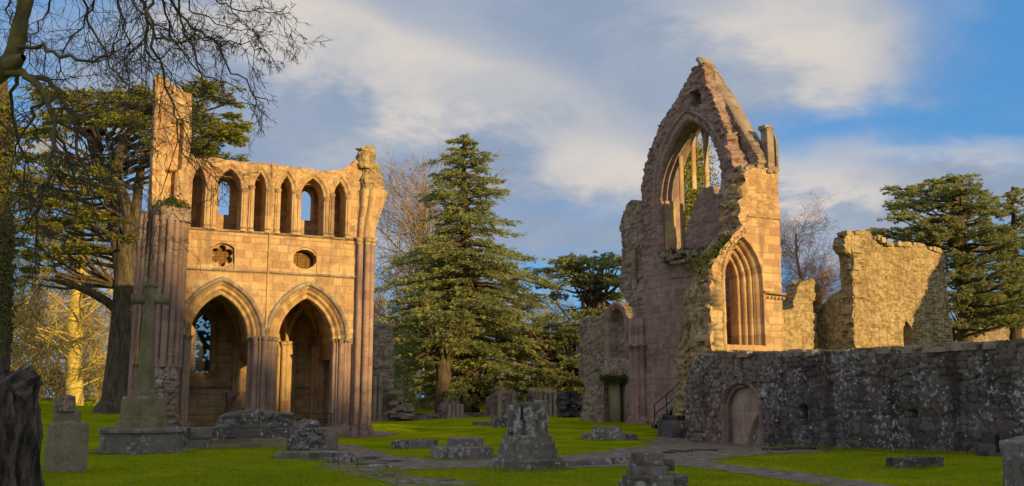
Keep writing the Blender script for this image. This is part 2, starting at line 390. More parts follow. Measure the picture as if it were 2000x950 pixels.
def relief(axis, plane, box, cell, sdf, mas, thick, extra=None, third=None, bulge=0.0, seed=1, back=True, m=None, sidecell=.35, jag=None):
    if jag: sidecell = .13
    h0, h1, z0, z1 = box
    hs = np.linspace(h0, h1, int((h1-h0)/cell)+2); zs = np.linspace(z0, z1, int((z1-z0)/cell)+2)
    H, Z = np.meshgrid(hs, zs); nz, nh = H.shape
    hc, zc = (H[:-1, :-1]+H[1:, 1:])/2, (Z[:-1, :-1]+Z[1:, 1:])/2
    mask = sdf(hc, zc) > 0
    pad = np.zeros((nz+1, nh+1), bool); pad[1:-1, 1:-1] = mask
    cnt = pad[:-1, :-1].astype(int)+pad[1:, :-1]+pad[:-1, 1:]+pad[1:, 1:]
    used = cnt > 0; bd = used & (cnt < 4)
    s = sdf(H, Z); e = cell*.3
    gx = (sdf(H+e, Z)-sdf(H-e, Z))/(2*e); gy = (sdf(H, Z+e)-sdf(H, Z-e))/(2*e); g2 = np.maximum(gx*gx+gy*gy, .25)
    mv = np.where(bd & (np.abs(s) < 1.3*cell), s/g2, 0); dx, dz = np.clip(-mv*gx, -.7*cell, .7*cell), np.clip(-mv*gy, -.7*cell, .7*cell)
    edge_h = (H <= h0+1e-6) | (H >= h1-1e-6); edge_z = (Z <= z0+1e-6) | (Z >= z1-1e-6)
    H2, Z2 = H+np.where(edge_h, 0, dx), Z+np.where(edge_z, 0, dz)
    d, tint, jt = mas(H2, Z2)
    d = d+bulge*fbm(H2*.9, Z2*.9, seed+31, 3)+.012*fbm(H2*7, Z2*7, seed+5, 2)
    if extra is not None: d = d+extra(H2, Z2)
    m = m or M()
    idx = -np.ones((nz, nh), int); idx[used] = np.arange(used.sum())
    Pf = to_world(axis, plane, H2[used], Z2[used], d[used]); tn = np.stack([tint[used], jt[used], d[used]*0+.5 if third is None else third(H2[used], Z2[used])], -1)
    jj, ii = np.nonzero(mask)
    q = np.stack([idx[jj, ii], idx[jj, ii+1], idx[jj+1, ii+1], idx[jj+1, ii]], -1)
    flip = axis in 'ue'
    m.add(Pf, q[:, ::-1] if flip else q, tint=tn)
    if back:
        Pb = to_world(axis, plane, H2[used], Z2[used], np.full(used.sum(), -thick)+.3*d[used]); m.add(Pb, q if flip else q[:, ::-1], tint=tn)
    # the broken edge and the sides of the openings
    A, B = [], []
    for (a, b, nb) in (((0, 0), (0, 1), (-1, 0)), ((1, 1), (1, 0), (1, 0)), ((1, 0), (0, 0), (0, -1)), ((0, 1), (1, 1), (0, 1))):
        nbm = pad[1+nb[0]:1+nb[0]+nz-1, 1+nb[1]:1+nb[1]+nh-1]
        j, i = np.nonzero(mask & ~nbm); A.append(np.stack([j+a[0], i+a[1]], -1)); B.append(np.stack([j+b[0], i+b[1]], -1))
    A, B = np.concatenate(A), np.concatenate(B); ns = max(1, int(round(thick/sidecell))); k = len(A)
    if k:
        V, T = [], []
        for st in range(ns+1):
            f = st/ns
            for E in (A, B):
                h, z, dd = H2[E[:, 0], E[:, 1]], Z2[E[:, 0], E[:, 1]], d[E[:, 0], E[:, 1]]
                dep = dd*(1-f)+(-thick+.3*dd)*f; wob = 0 if f in (0, 1) else .5*cell
                if jag and f not in (0, 1):
                    w_ = (np.abs(jag[0](h, z)) < .12)*jag[1]; row = np.floor(z/.21+h*.13+.3*fbm(dep*2, z*2, 3)); g_x, g_z = gx[E[:, 0], E[:, 1]], gy[E[:, 0], E[:, 1]]; gl = np.maximum(np.hypot(g_x, g_z), .3)
                    amt = w_*(hsh(np.floor(dep/.34+hsh(row, row, row)*3), row, row*0+seed)-.62); h, z = h-g_x/gl*amt, z-g_z/gl*amt
                V.append(to_world(axis, plane, h+wob*fbm(dep*4, z*4+h*3, seed+51, 2), z+wob*fbm(dep*4+9, z*3+h*4, seed+52, 2), dep))
                _, tt, jj_ = mas(h*.0+dep+h*.37+3.3, z); T.append(np.stack([tt, .5+.5*jj_, tt*0+.5 if third is None else third(h, z)], -1))
        V, T = np.concatenate(V), np.concatenate(T); qs = []
        for st in range(ns):
            b0 = st*2*k; a_, b_, c_, d_ = b0+np.arange(k), b0+k+np.arange(k), b0+3*k+np.arange(k), b0+2*k+np.arange(k)
            qs.append(np.stack([a_, d_, c_, b_], -1))
        qs = np.concatenate(qs); m.add(V, qs[:, ::-1] if flip else qs, tint=T)
    return m
def arch_path(hc, w, zs, rise, off, nseg, z0=None):
    Rr = (w*w+rise*rise)/(2*w); a1 = math.acos(max(-1, min(1, -(Rr-w)/(Rr+off))))
    an = np.linspace(math.pi, a1, nseg+1); h = hc-w+Rr+(Rr+off)*np.cos(an); z = zs+(Rr+off)*np.sin(an)
    h = np.concatenate([h, (2*hc-h)[::-1][1:]]); z = np.concatenate([z, z[::-1][1:]])
    if z0 is not None:
        n = max(1, int((zs-z0)/.4)); zz = np.linspace(z0, zs, n+1)[:-1]
        h = np.concatenate([np.full(n, hc-w-off), h, np.full(n, hc+w+off)]); z = np.concatenate([zz, z, zz[::-1]])
    return h, z
def sweep(axis, plane, hc, w, zs, rise, prof, nseg=10, z0=None, seed=1, m=None, closed=False, part=(0, 1), jit=.006):
    """a moulding of profile [(offset outwards, projection)] carried round a pointed arch"""
    m = m or M(); rs = np.random.default_rng(seed)
    rings = [np.stack(arch_path(hc, w, zs, rise, o, nseg, z0), -1) for o, _ in prof]
    n = len(rings[0]); k = len(prof); a0, a1 = int(part[0]*(n-1)), int(part[1]*(n-1))
    for i in range(a0, a1):
        t = rs.random(); dj = rs.normal(0, jit); V = []
        for e in (i, i+1):
            for p in range(k): V.append(to_world(axis, plane, rings[p][e, 0], rings[p][e, 1], prof[p][1]+dj))
        q = [(p, p+1, k+p+1, k+p) for p in range(k-1)]+([(k-1, 0, k, 2*k-1)] if closed else [])
        if axis in 'ue': q = [x[::-1] for x in q]
        m.add(np.array(V), [x[::-1] for x in q], tint=(t, 1, .5))
    return m
def bar(m, axis, plane, pts, prof, seed=1, tint=None):
    """a straight or bent moulding run along pts [(h, z)], profile [(offset up/outwards, projection)]"""
    P = np.array(pts, float); rs = np.random.default_rng(seed); k = len(prof)
    tg = np.gradient(P, axis=0); tg /= np.linalg.norm(tg, axis=1)[:, None]; nm = np.stack([-tg[:, 1], tg[:, 0]], -1)
    for i in range(len(P)-1):
        n = max(1, int(np.linalg.norm(P[i+1]-P[i])/.6))
        for s_ in range(n):
            V = []; t = rs.random() if tint is None else tint
            for f in (s_/n, (s_+1)/n):
                p = P[i]*(1-f)+P[i+1]*f; nn = nm[i]*(1-f)+nm[i+1]*f
                for o, d in prof: V.append(to_world(axis, plane, p[0]+nn[0]*o, p[1]+nn[1]*o, d))
            q = [(a, (a+1) % k, k+(a+1) % k, k+a) for a in range(k)]
            m.add(np.array(V), q if axis in 'ue' else [x[::-1] for x in q], tint=(t, 1, .5))
            if i == 0 and s_ == 0 and k == 4: m.add(np.array(V[:k]), [(0, 1, 2, 3)], tint=(t, 1, .5))
            if i == len(P)-2 and s_ == n-1 and k == 4: m.add(np.array(V[k:]), [(3, 2, 1, 0)], tint=(t, 1, .5))
    return m
def union_circles(circs, n=72):
    """star-shaped outline of overlapping circles round the origin"""
    th = np.linspace(0, 2*math.pi, n, endpoint=False); best = np.zeros(n)
    for x, y, r in circs:
        b = x*np.cos(th)+y*np.sin(th); disc = b*b-(x*x+y*y-r*r); best = np.maximum(best, np.where(disc >= 0, b+np.sqrt(np.maximum(disc, 0)), 0))
    return np.stack([best*np.cos(th), best*np.sin(th)], -1)
def loft(c, foot, levels, seed=1, m=None, course=.38, cap=True, wob=0.0, axisbend=None):
    """outline foot carried up through levels [(z, scale)], cut into stone courses"""
    m = m or M(); rs = np.random.default_rng(seed); n = len(foot); lv = []
    for (za, sa), (zb, sb) in zip(levels[:-1], levels[1:]):
        k = max(1, int((zb-za)/course))
        for i in range(k): lv.append((za+(zb-za)*i/k, sa+(sb-sa)*i/k, za+(zb-za)*(i+1)/k, sa+(sb-sa)*(i+1)/k))
    for za, sa, zb, sb in lv:
        g = .012 if zb-za > .1 else 0; V = []; T = []; t = rs.random(); t2 = rs.random(n//9+1)
        for z, s, jn in ((za, sa, .45), (za+g, sa, 1), (zb-g, sb, 1), (zb, sb, .45)):
            sh = (0, 0) if axisbend is None else axisbend(z)
            w_ = 1+wob*fbm(foot[:, 0]*5+z*3, foot[:, 1]*5-z*4, seed, 2)
            V.append(np.stack([c[0]+sh[0]+foot[:, 0]*s*w_, c[1]+sh[1]+foot[:, 1]*s*w_, np.full(n, z)], -1))
            T.append(np.stack([np.full(n, .5*t)+.5*t2[np.arange(n)//9], np.full(n, jn), np.full(n, .5)], -1))
        a = np.arange(n); b = (a+1) % n
        q = np.concatenate([np.stack([r*n+a, r*n+b, (r+1)*n+b, (r+1)*n+a], -1) for r in range(3)])
        m.add(np.concatenate(V), q, tint=np.concatenate(T))
    if cap:
        z, s = levels[-1]; sh = (0, 0) if axisbend is None else axisbend(z)
        V = np.concatenate([np.stack([c[0]+sh[0]+foot[:, 0]*s, c[1]+sh[1]+foot[:, 1]*s, np.full(n, z)], -1), [[c[0]+sh[0], c[1]+sh[1], z+.01]]])
        m.add(V, tris=[(i, (i+1) % n, n) for i in range(n)], tint=(.5, 1, .5))
    return m
def ngon(n, r, rot=0): return np.array([(r*math.cos(2*math.pi*i/n+rot), r*math.sin(2*math.pi*i/n+rot)) for i in range(n)])
def rect(a, b, n=6):
    p = []
    for (x0, y0), (x1, y1) in (((-a, -b), (a, -b)), ((a, -b), (a, b)), ((a, b), (-a, b)), ((-a, b), (-a, -b))):
        for i in range(n): p.append((x0+(x1-x0)*i/n, y0+(y1-y0)*i/n))
    return np.array(p)
def stone(m, c, size, rz=0.0, seed=1, n=8, rnd=.22, rough=.06, tint=None, tilt=(0, 0)):
    """one weathered block standing on c (its base centre)"""
    sx, sy, sz = size; g = np.linspace(-1, 1, n+1); A, B = np.meshgrid(g, g); t = hsh(seed, 5)*1.0 if tint is None else tint
    i, j = np.meshgrid(np.arange(n), np.arange(n)); a = (j*(n+1)+i).ravel(); q = np.stack([a, a+1, a+n+2, a+n+1], -1)
    for ax in range(3):
        for sg in (-1, 1):
            X = [None]*3; X[ax] = np.full(A.shape, float(sg)); X[(ax+1) % 3] = A; X[(ax+2) % 3] = B
            P = np.stack([x.ravel() for x in X], -1)
            L = (np.abs(P)**8).sum(1)**(1/8.); Q = P/L[:, None]*rnd*1.0+P*(1-rnd)
            Q = Q*np.array([sx, sy, sz])/2; mn = min(sx, sy, sz)
            f = fbm3(Q[:, 0]*2.3/max(mn, .25)+seed*3.1, Q[:, 1]*2.3/max(mn, .25), Q[:, 2]*2.3/max(mn, .25), seed % 97, 3)
            Q = Q*(1+rough*f[:, None]*2)
            x_, y_ = Q[:, 0]*math.cos(rz)-Q[:, 1]*math.sin(rz), Q[:, 0]*math.sin(rz)+Q[:, 1]*math.cos(rz)
            zz = Q[:, 2]+sz/2+x_*tilt[0]+y_*tilt[1]
            m.add(np.stack([x_+c[0], y_+c[1], zz+c[2]], -1), q if sg > 0 else q[:, ::-1], tint=(float(t), 1, .5))
    return m
def rubble_mass(m, c, rx, ry, z0, z1, scale=lambda f: 1.0, seed=1, k=.9, cell=.06, lean=(0, 0), bulge=.12, top=.25, pw=3.0, rz=0.0):
    """a standing lump of broken core work with a ragged top"""
    per = 2*math.pi*(rx+ry)/2; n = max(16, int(per/cell)); nz = max(4, int((z1-z0)/cell)); th = np.linspace(0, 2*math.pi, n, endpoint=False)
    mas = Rubble(seed, k, .07, .07); Zs = np.linspace(z0, z1, nz+1); T, Z = np.meshgrid(th, Zs)
    sup = 1/((np.abs(np.cos(T))/rx)**pw+(np.abs(np.sin(T))/ry)**pw)**(1/pw)
    S = np.vectorize(scale)((Zs-z0)/(z1-z0))[:, None]
    A = T*per/(2*math.pi); d, tint, jt = mas(A, Z); seam = sst(0, .5, np.minimum(A, per-A)); d = d*(.3+.7*seam)
    cb = np.cos(T)*rx, np.sin(T)*ry
    r = sup*S*(1+bulge*2*fbm3(cb[0]*1.6, cb[1]*1.6, Z*1.4, seed, 3))+d
    Zt = Z+(top*(fbm(cb[0]*2.2+seed, cb[1]*2.2, seed+3, 3)-.05))*sst(.75, 1, (Z-z0)/(z1-z0))
    f = (Z-z0)/(z1-z0); V = [np.stack([c[0]+lean[0]*f+r*np.cos(T+rz), c[1]+lean[1]*f+r*np.sin(T+rz), Zt], -1).reshape(-1, 3)]
    C_ = [np.stack([tint, jt, tint*0+.5], -1).reshape(-1, 3)]; rows = nz+1
    for q in (.72, .42, .15):
        x, y = r[-1]*q*np.cos(th+rz), r[-1]*q*np.sin(th+rz); zz = z1+top*(fbm(x*2.2+seed, y*2.2, seed+3, 3)-.05)+.06*fbm(x*6, y*6, seed, 2)+.10*(1-q)
        V.append(np.stack([c[0]+lean[0]+x, c[1]+lean[1]+y, zz], -1)); C_.append(np.stack([hsh(np.floor(x*4), np.floor(y*4), np.full(n, seed)), np.ones(n), np.ones(n)*.5], -1)); rows += 1
    i = np.arange(n); j = (i+1) % n
    q = np.concatenate([np.stack([r_*n+i, r_*n+j, (r_+1)*n+j, (r_+1)*n+i], -1) for r_ in range(rows-1)])
    V.append(V[-1].mean(0, keepdims=True)); C_.append(C_[-1][:1]); o = rows*n
    return m.add(np.concatenate(V), q, tris=[(o-n+a_, o-n+(a_+1) % n, o) for a_ in range(n)], tint=np.concatenate(C_))
def tube(m, pts, rad, n=6, tint=.5, bump=0.0, seed=1):
    P = np.asarray(pts, float); k = len(P); rad = np.broadcast_to(np.asarray(rad, float), (k,))
    tg = np.gradient(P, axis=0); tg /= np.maximum(np.linalg.norm(tg, axis=1), 1e-9)[:, None]
    ref = np.array([0, 0, 1.]) if abs(tg[0, 2]) < .9 else np.array([1., 0, 0]); V = []
    th = np.linspace(0, 2*math.pi, n, endpoint=False)
    for i in range(k):
        a = np.cross(tg[i], ref); a /= max(np.linalg.norm(a), 1e-9); b = np.cross(tg[i], a); ref = -np.cross(tg[i], a) if False else ref
        rr = rad[i]*(1+(bump*fbm(np.cos(th)*2+seed, np.sin(th)*2+P[i, 2]*1.1, seed, 3) if bump else 0))
        V.append(P[i]+np.outer(np.cos(th)*rr, a)+np.outer(np.sin(th)*rr, b))
    q = [(i*n+j, i*n+(j+1) % n, (i+1)*n+(j+1) % n, (i+1)*n+j) for i in range(k-1) for j in range(n)]
    return m.add(np.concatenate(V), q, tint=(tint, 1, .5))
def tubes3(m, segs, tint=.5):
    """many thin three-sided twigs at once: segs (N, 8) = start, end, two radii"""
    S = np.asarray(segs, float)
    if not len(S): return m
    p0, p1, r0, r1 = S[:, :3], S[:, 3:6], S[:, 6], S[:, 7]; d = p1-p0; d /= np.maximum(np.linalg.norm(d, axis=1), 1e-9)[:, None]
    ref = np.where(np.abs(d[:, 2:3]) < .9, np.array([[0, 0, 1.]]), np.array([[1., 0, 0]])); a = np.cross(d, ref); a /= np.linalg.norm(a, axis=1)[:, None]; b = np.cross(d, a)
    V = []
    for p, r in ((p0, r0), (p1, r1)):
        for t in (0, 2.094, 4.189): V.append(p+(a*math.cos(t)+b*math.sin(t))*r[:, None])
    N = len(S); V = np.stack(V, 1).reshape(-1, 3); o = np.arange(N)[:, None]*6
    q = np.concatenate([o+np.array([[i, (i+1) % 3, 3+(i+1) % 3, 3+i]]) for i in range(3)])
    return m.add(V, q, tint=(tint, 1, .5))
def leaves(m, c, d, nrm, ln, wd, tint):
    """slim leaf-shaped quads: centre, direction, normal"""
    c, d, nrm = np.asarray(c), np.asarray(d), np.asarray(nrm)
    d = d/np.maximum(np.linalg.norm(d, axis=1), 1e-9)[:, None]; s = np.cross(nrm, d); s /= np.maximum(np.linalg.norm(s, axis=1), 1e-9)[:, None]
    ln, wd = np.broadcast_to(ln, len(c))[:, None], np.broadcast_to(wd, len(c))[:, None]
    V = np.stack([c-d*ln*.5, c-d*ln*.05+s*wd*.5, c+d*ln*.5, c-d*ln*.05-s*wd*.5], 1).reshape(-1, 3)
    q = np.arange(len(c))[:, None]*4+np.arange(4)
    t = np.repeat(np.stack([tint, tint*0+1, tint*0+.5], -1), 4, 0)
    return m.add(V, q, tint=t)
# ------------------------------------------------------------------ the ground
def structure(o): o['kind'] = 'structure'; return o
def build_ground():
    xs = np.concatenate([-np.geomspace(3000, 31, 22), np.arange(-30, 70.1, .5), np.geomspace(71, 3000, 24)])
    ys = np.concatenate([-np.geomspace(600, 6, 16), np.arange(-5, 90.1, .5), np.geomspace(91, 4000, 26)])
    X, Y = np.meshgrid(xs, ys); Z = gz(X, Y)+.05*fbm(X*.25, Y*.25, 3, 3)*sst(3, 10, np.hypot(X, Y))
    Z = np.where(np.hypot(X, Y) < 120, Z+.012*fbm(X*1.7, Y*1.7, 8, 2), Z)
    n = len(xs); j, i = np.meshgrid(np.arange(len(ys)-1), np.arange(n-1), indexing='ij'); a = (j*n+i).ravel()
    structure(M().add(np.stack([X.ravel(), Y.ravel(), Z.ravel()], -1), np.stack([a, a+1, a+n+1, a+n], -1)).obj('lawn_ground', LAWN, smooth=True))
    def gzn(x, y): return gz(x, y)+.05*fbm(x*.25, y*.25, 3, 3)*sst(3, 10, np.hypot(x, y))+.012*fbm(x*1.7, y*1.7, 8, 2)
    return gzn
gzn = build_ground()
def gpt(px, py): u, v, z = on_g(px, py); return (u, v)
def ground_sheet(name, pts, mat, cell=.12, lift=.012, rag=.24, seed=1):
    P = [gpt(*p) for p in pts]; f0 = poly(P); f = lambda h, z: f0(h, z)+rag*fbm(h*1.5, z*1.5, seed, 4)+.10*fbm(h*6, z*6, seed+2, 2)
    a = np.array(P); x0, y0 = a.min(0)-.3; x1, y1 = a.max(0)+.3
    xs = np.arange(x0, x1, cell); ys = np.arange(y0, y1, cell); X, Y = np.meshgrid(xs, ys)
    mk = f((X[:-1, :-1]+X[1:, 1:])/2, (Y[:-1, :-1]+Y[1:, 1:])/2) > 0; n = len(xs); j, i = np.nonzero(mk); b = j*n+i
    us, inv = np.unique(np.stack([b, b+1, b+n+1, b+n], -1), return_inverse=True); q = inv.reshape(-1, 4)
    x, y = X.ravel()[us], Y.ravel()[us]
    s = f(x, y); jx, jy = fbm(x*5, y*5, seed+3, 2)*cell*.7, fbm(x*5+9, y*5+3, seed+4, 2)*cell*.7
    x, y = x+np.where(s < cell, jx, 0), y+np.where(s < cell, jy, 0)
    return structure(M().add(np.stack([x, y, gzn(x, y)+lift+.004*fbm(x*6, y*6, 4, 2)], -1), q).obj(name, mat, smooth=True))
ground_sheet('path', [(648, 866), (700, 872), (760, 888), (850, 901), (985, 897), (1110, 890), (1200, 879), (1290, 870), (1238, 860), (1262, 842), (1330, 834), (1352, 864), (1480, 866), (1640, 876), (1690, 880),
                      (1560, 885), (1480, 890), (1390, 898), (1430, 910), (1560, 922), (1790, 955), (1680, 958), (1480, 930), (1335, 912), (1230, 912), (1100, 917), (900, 916), (790, 920), (720, 905), (700, 893), (655, 878)], PATH, seed=3)
ground_sheet('gravel_apron', [(640, 848), (690, 856), (760, 852), (782, 847), (745, 839), (690, 838)], PATH, lift=.016, seed=5)
ground_sheet('bare_earth', [(640, 905), (690, 900), (780, 925), (850, 945), (905, 955), (800, 955), (700, 935), (630, 915)], PATH, lift=.008, rag=.5, seed=6)
def build_shade_hill():
    # unseen hill to the west, its crest shaped to shade the court and ruins
    nrm = np.array([SD[1], -SD[0]]); D = 260.0; ns = np.concatenate([np.linspace(-420, -50, 40), np.arange(-49, 95, .7), np.linspace(96, 420, 40)]); V = []
    h0 = np.interp(ns, [-50, 10, 15.2, 16.6, 20, 22, 24.5, 28, 34, 36.5, 40, 48, 53, 60, 90], [15, 16.5, 16.0, 13.0, 11.0, 9.4, 8.0, 6.0, 5.6, 6.2, 11, 11.5, 8, 7, 7])+.6*fbm(ns*.3, ns*0+2, 5, 4)
    crest = h0+D*math.tan(SUN_EL)
    for f, hh in ((-.55, 0), (-.25, .5), (-.05, .93), (0, 1.0), (.12, .97), (.5, .9), (1.2, .0)):
        b = -SD*(D+f*160); V.append(np.stack([b[0]+nrm[0]*ns, b[1]+nrm[1]*ns, crest*hh-(.5 if hh == 0 else 0)], -1))
    n = len(ns); q = [(r*n+i, r*n+i+1, (r+1)*n+i+1, (r+1)*n+i) for r in range(6) for i in range(n-1)]
    structure(M().add(np.concatenate(V), q).obj('shade_hill', HILL, smooth=True))
build_shade_hill()

# ------------------------------------------------------------------ the north transept: two arches, a wall passage, a broken turret
def arch_open(hc, w, zs, rise, z0, off=0.0):
    Rr = (w*w+rise*rise)/(2*w)
    def f(h, z):
        x = np.abs(h-hc); up = Rr+off-np.hypot(x+(Rr-w), np.maximum(z-zs, 0)); return np.minimum(np.where(z > zs, up, w+off-x), z-z0)
    return f
def pxv(pts, v): return [on_v(x, y, v) for x, y in pts]
def pxu(pts, u): return [on_u(x, y, u) for x, y in pts]
V1 = 42.57
def north_transept():
    T = thing('ruined_transept', 'golden sandstone ruin with two pointed arches below a row of six lancet openings', 'ruin', (8.5, V1, .2))
    AX = [6.55, 10.27]; w, rise, zs = 1.20, 1.86, 4.18
    # lower wall with the two arches
    out = poly([(4.5, 4.05), (12.62, 4.05), (12.62, 7.05), (4.5, 7.05)])
    sdf = minus(out, *[arch_open(a, w, zs, rise, -5, .48) for a in AX])
    relief('v', V1, (4.45, 12.65, 4.0, 7.1), .055, sdf, ASH(11), .85, sidecell=.5).obj('arcade_wall', ASHLAR, T)
    prof = [(-.0, -.85), (0, -.36), (.03, -.31), (.13, -.31), (.15, -.36), (.19, -.36), (.21, -.20), (.25, -.16), (.33, -.16), (.35, -.22), (.38, -.22), (.40, -.05), (.49, .004)]
    hood = [(.49, .0), (.49, .05), (.55, .12), (.64, .13), (.68, .09), (.70, 0)]
    for i, a in enumerate(AX):
        ar = sweep('v', V1, a, w, zs, rise, prof, 12, None, 5+i).obj('arch', ASHLAR, T)
        sweep('v', V1, a, w, zs, rise, hood, 14, None, 25+i).obj('hood_mould', RUBBLE, ar)
    # middle band with a six-lobed and a broken round opening
    sx, sz = on_v(435, 499, V1); ox, oz = on_v(595, 508, V1)
    def six(h, z):
        r = .24-np.hypot(h-sx, z-sz)
        for k in range(6): r = np.maximum(r, .155-np.hypot(h-sx-.32*math.cos(k*1.0472+.52), z-sz-.32*math.sin(k*1.0472+.52)))
        return r
    octa = poly([(ox+.52*math.cos(t)*(1.02), oz+.44*math.sin(t)+.03) for t in (0.35, .8, 1.3, 1.85, 2.35, 2.8, 3.5, 4.0, 4.5, 5.0, 5.6, 6.0)])
    sdf = minus(poly([(4.75, 7.02), (12.55, 7.02), (12.55, 8.78), (4.75, 8.78)]), six, octa)
    ex = lambda h, z: -.07*sst(.0, .10, six(h, z)+.16)-.05*sst(0, .06, .56-np.hypot(h-sx, z-sz))
    relief('v', V1, (4.7, 12.6, 7.0, 8.8), .045, sdf, ASH(12), .8, extra=ex).obj('passage_wall', ASHLAR, T)
    st = [(-.06, -.02), (-.03, .07), (.05, .10), (.07, -.02)]
    for zz, sd in ((7.05, 1), (8.76, 2)):
        b = M(); bar(b, 'v', V1, [(4.75, zz), (8.6, zz+.02), (12.5, zz)], st, sd); b.obj('string_course', RUBBLE, T)
    for (cx, cz, r_) in ((sx, sz, .62), (ox, oz, .66)):
        b = M(); pts = [(cx+r_*math.cos(t), cz+.02+r_*.86*math.sin(t)) for t in np.linspace(2.5, .62, 9)]+[(cx+r_*.88, cz-.62)]
        bar(b, 'v', V1, pts, [(-.035, -.02), (-.03, .055), (.03, .055), (.035, -.02)], 7); b.obj('label_mould', ASHLAR, T)
    for (cx, cz, r_) in ((sx, sz, .6), (ox, oz, .62)):
        b = M(); g = np.linspace(-r_, r_, 13)
        b.add([(cx-r_, V1+.50, cz-r_), (cx+r_, V1+.50, cz-r_), (cx+r_, V1+.50, cz+r_), (cx-r_, V1+.50, cz+r_)], [(0, 1, 2, 3)])
        for x in (cx-.19, cx+.19): tube(b, [(x, V1+.48, cz-r_), (x, V1+.48, cz+r_)], .02, 4)
        for k in range(-4, 5): tube(b, [(cx-r_, V1+.48, cz+k*.13), (cx+r_, V1+.48, cz+k*.13)], .008, 3)
        b.obj('shutter', MESH, T)
    # clerestory
    L = [(377, 401, 326, 356, 450), (425, 472, 330, 366, 456), (498, 519, 338, 366, 459), (549, 570, 345, 372, 464), (589, 632, 349, 384, 468), (654, 675, 356, 382, 471)]
    ops, geo = [], []
    for x0, x1, ya, ys, yb in L:
        a, z_ = on_v(x0, ys, V1); b, _ = on_v(x1, ys, V1); zt = on_v((x0+x1)/2, ya, V1)[1]; z0 = 8.80
        geo.append(((a+b)/2, (b-a)/2, z_, zt-z_)); ops.append(arch_open((a+b)/2, (b-a)/2, z_, zt-z_, z0))
    top = pxv([(372, 302), (395, 308), (412, 306), (440, 312), (470, 316), (505, 319), (540, 324), (575, 326), (610, 329), (640, 334), (668, 332), (690, 318), (700, 300)], V1)
    sdf = minus(ragged(poly([(4.75, 8.74)]+[(12.75, 8.74), (12.75, 12.4)]+top[::-1]+[(4.75, 12.0)]), .09, 1.6, 4, 9.5), *ops)
    mA, mR = ASH(13), RUB(14, .8)
    def mas(h, z):
        a, b = mA(h, z), mR(h, z); k = sst(10.6, 11.0, z+.25*fbm(h*1.4, z*1.4, 9)); return tuple(x*(1-k)+y*k for x, y in zip(a, b))
    def ex(h, z):
        r = 0
        for o in ops: r = r-.14*sst(-.20, .0, o(h, z))
        return r
    relief('v', V1, (4.7, 12.8, 8.72, 12.5), .045, sdf, mas, .85, extra=ex).obj('clerestory_wall', ASHLAR, T)
    for i, (c, hw, z_, ri) in enumerate(geo):
        p = [(.02, -.16), (.03, -.05), (.08, -.04), (.10, -.09), (.13, -.02), (.18, .0), (.20, .055), (.27, .06), (.29, -.02)]
        sweep('v', V1, c, hw, z_, ri, p, 8, None, 60+i).obj('lancet_arch', ASHLAR, T)
    for i in range(6):
        c, hw, z_, _ = geo[i]
        for k, sg in enumerate((-1, 1)):
            m = M(); x = c+sg*(hw+.13)
            if (i, sg) == (0, -1): continue
            for dx in (-.075, .0, .075): loft((x+dx, V1-.03-(.05 if dx == 0 else 0)), ngon(8, .05), [(8.98, 1), (z_-.12, 1)], i*7+k, m, .5)
            loft((x, V1-.03), ngon(10, .13), [(8.78, 1.25), (8.90, 1.2), (8.98, .9)], 2, m); loft((x, V1-.03), ngon(10, .12), [(z_-.14, .9), (z_-.05, 1.2), (z_+.03, 1.3), (z_+.06, 1.0)], 3, m)
            m.obj('wall_shaft', ASHLAR, T)
    m = M(); x = on_v(526, 480, V1)[0]
    for z0, z1 in ((4.75, 12.0),): loft((x, V1-.02), ngon(8, .055), [(z0, 1), (z1, 1)], 9, m, .6)
    loft((x, V1-.03), ngon(8, .09), [(4.5, .3), (4.62, 1.1), (4.78, .9)], 9, m); m.obj('vault_shaft', ASHLAR, T)
    # the outer wall behind the passage: only two of its windows are open
    VB = V1+1.55; wo = []
    for x0, x1, ya, ys, yb in ((429, 453, 349, 365, 419), (588, 613, 369, 384, 430)):
        a, z_ = on_v(x0, ys, VB); b, _ = on_v(x1, ys, VB); zt = on_v((x0+x1)/2, ya, VB)[1]; z0 = on_v(x0, yb, VB)[1]
        wo.append(arch_open((a+b)/2, (b-a)/2, z_, zt-z_, z0))
    sdf = minus(ragged(poly([(4.9, 6.5), (13.4, 6.5), (13.4, 11.75), (9, 11.8), (4.9, 11.9)]), .1, 1.5, 21, 8), *wo)
    relief('v', VB, (4.85, 13.45, 6.45, 12.2), .08, sdf, ASH(15), .6).obj('outer_wall', ASHLAR, T)
    m = M(); 
    m.add(box_v(4.6, 13.2, V1+.80, VB+.02, 8.62, 8.72), BOXQ); m.add(box_v(4.6, 13.2, V1+.80, VB+.02, 11.35, 11.55), BOXQ)
    m.obj('passage_floor', ASHLAR, T)
    # piers
    def pier(name, c, circs, z0, z1, mat, seed, capz=.18, base=True):
        m = M(); ft = union_circles(circs, 96)
        loft(c, ft, [(z0+.42, 1), (z1-capz, 1)], seed, m, .42, cap=False)
        p = m.obj(name, mat, T)
        cp = M(); loft(c, ft, [(z1-capz, 1.0), (z1-capz+.03, 1.07), (z1-capz*.55, 1.04), (z1-.05, 1.16), (z1, 1.17), (z1+.02, 1.1)], seed+1, cp, 9); cp.obj('capital', mat, p)
        if base:
            bs = M(); loft(c, ft, [(z0-.35, 1.32), (z0+.12, 1.32), (z0+.14, 1.2), (z0+.28, 1.2), (z0+.34, 1.1), (z0+.42, 1.0)], seed+2, bs, .4); bs.obj('pier_base', mat, p)
        return p
    ring = lambda n, d, r, ph=0: [(d*math.cos(2*math.pi*k/n+ph), d*math.sin(2*math.pi*k/n+ph), r) for k in range(n)]
    pier('pier', (8.42, V1+.46), [(0, 0, .43)]+ring(8, .51, .125)+ring(8, .50, .06, .39), .35, 4.25, PINK, 31)
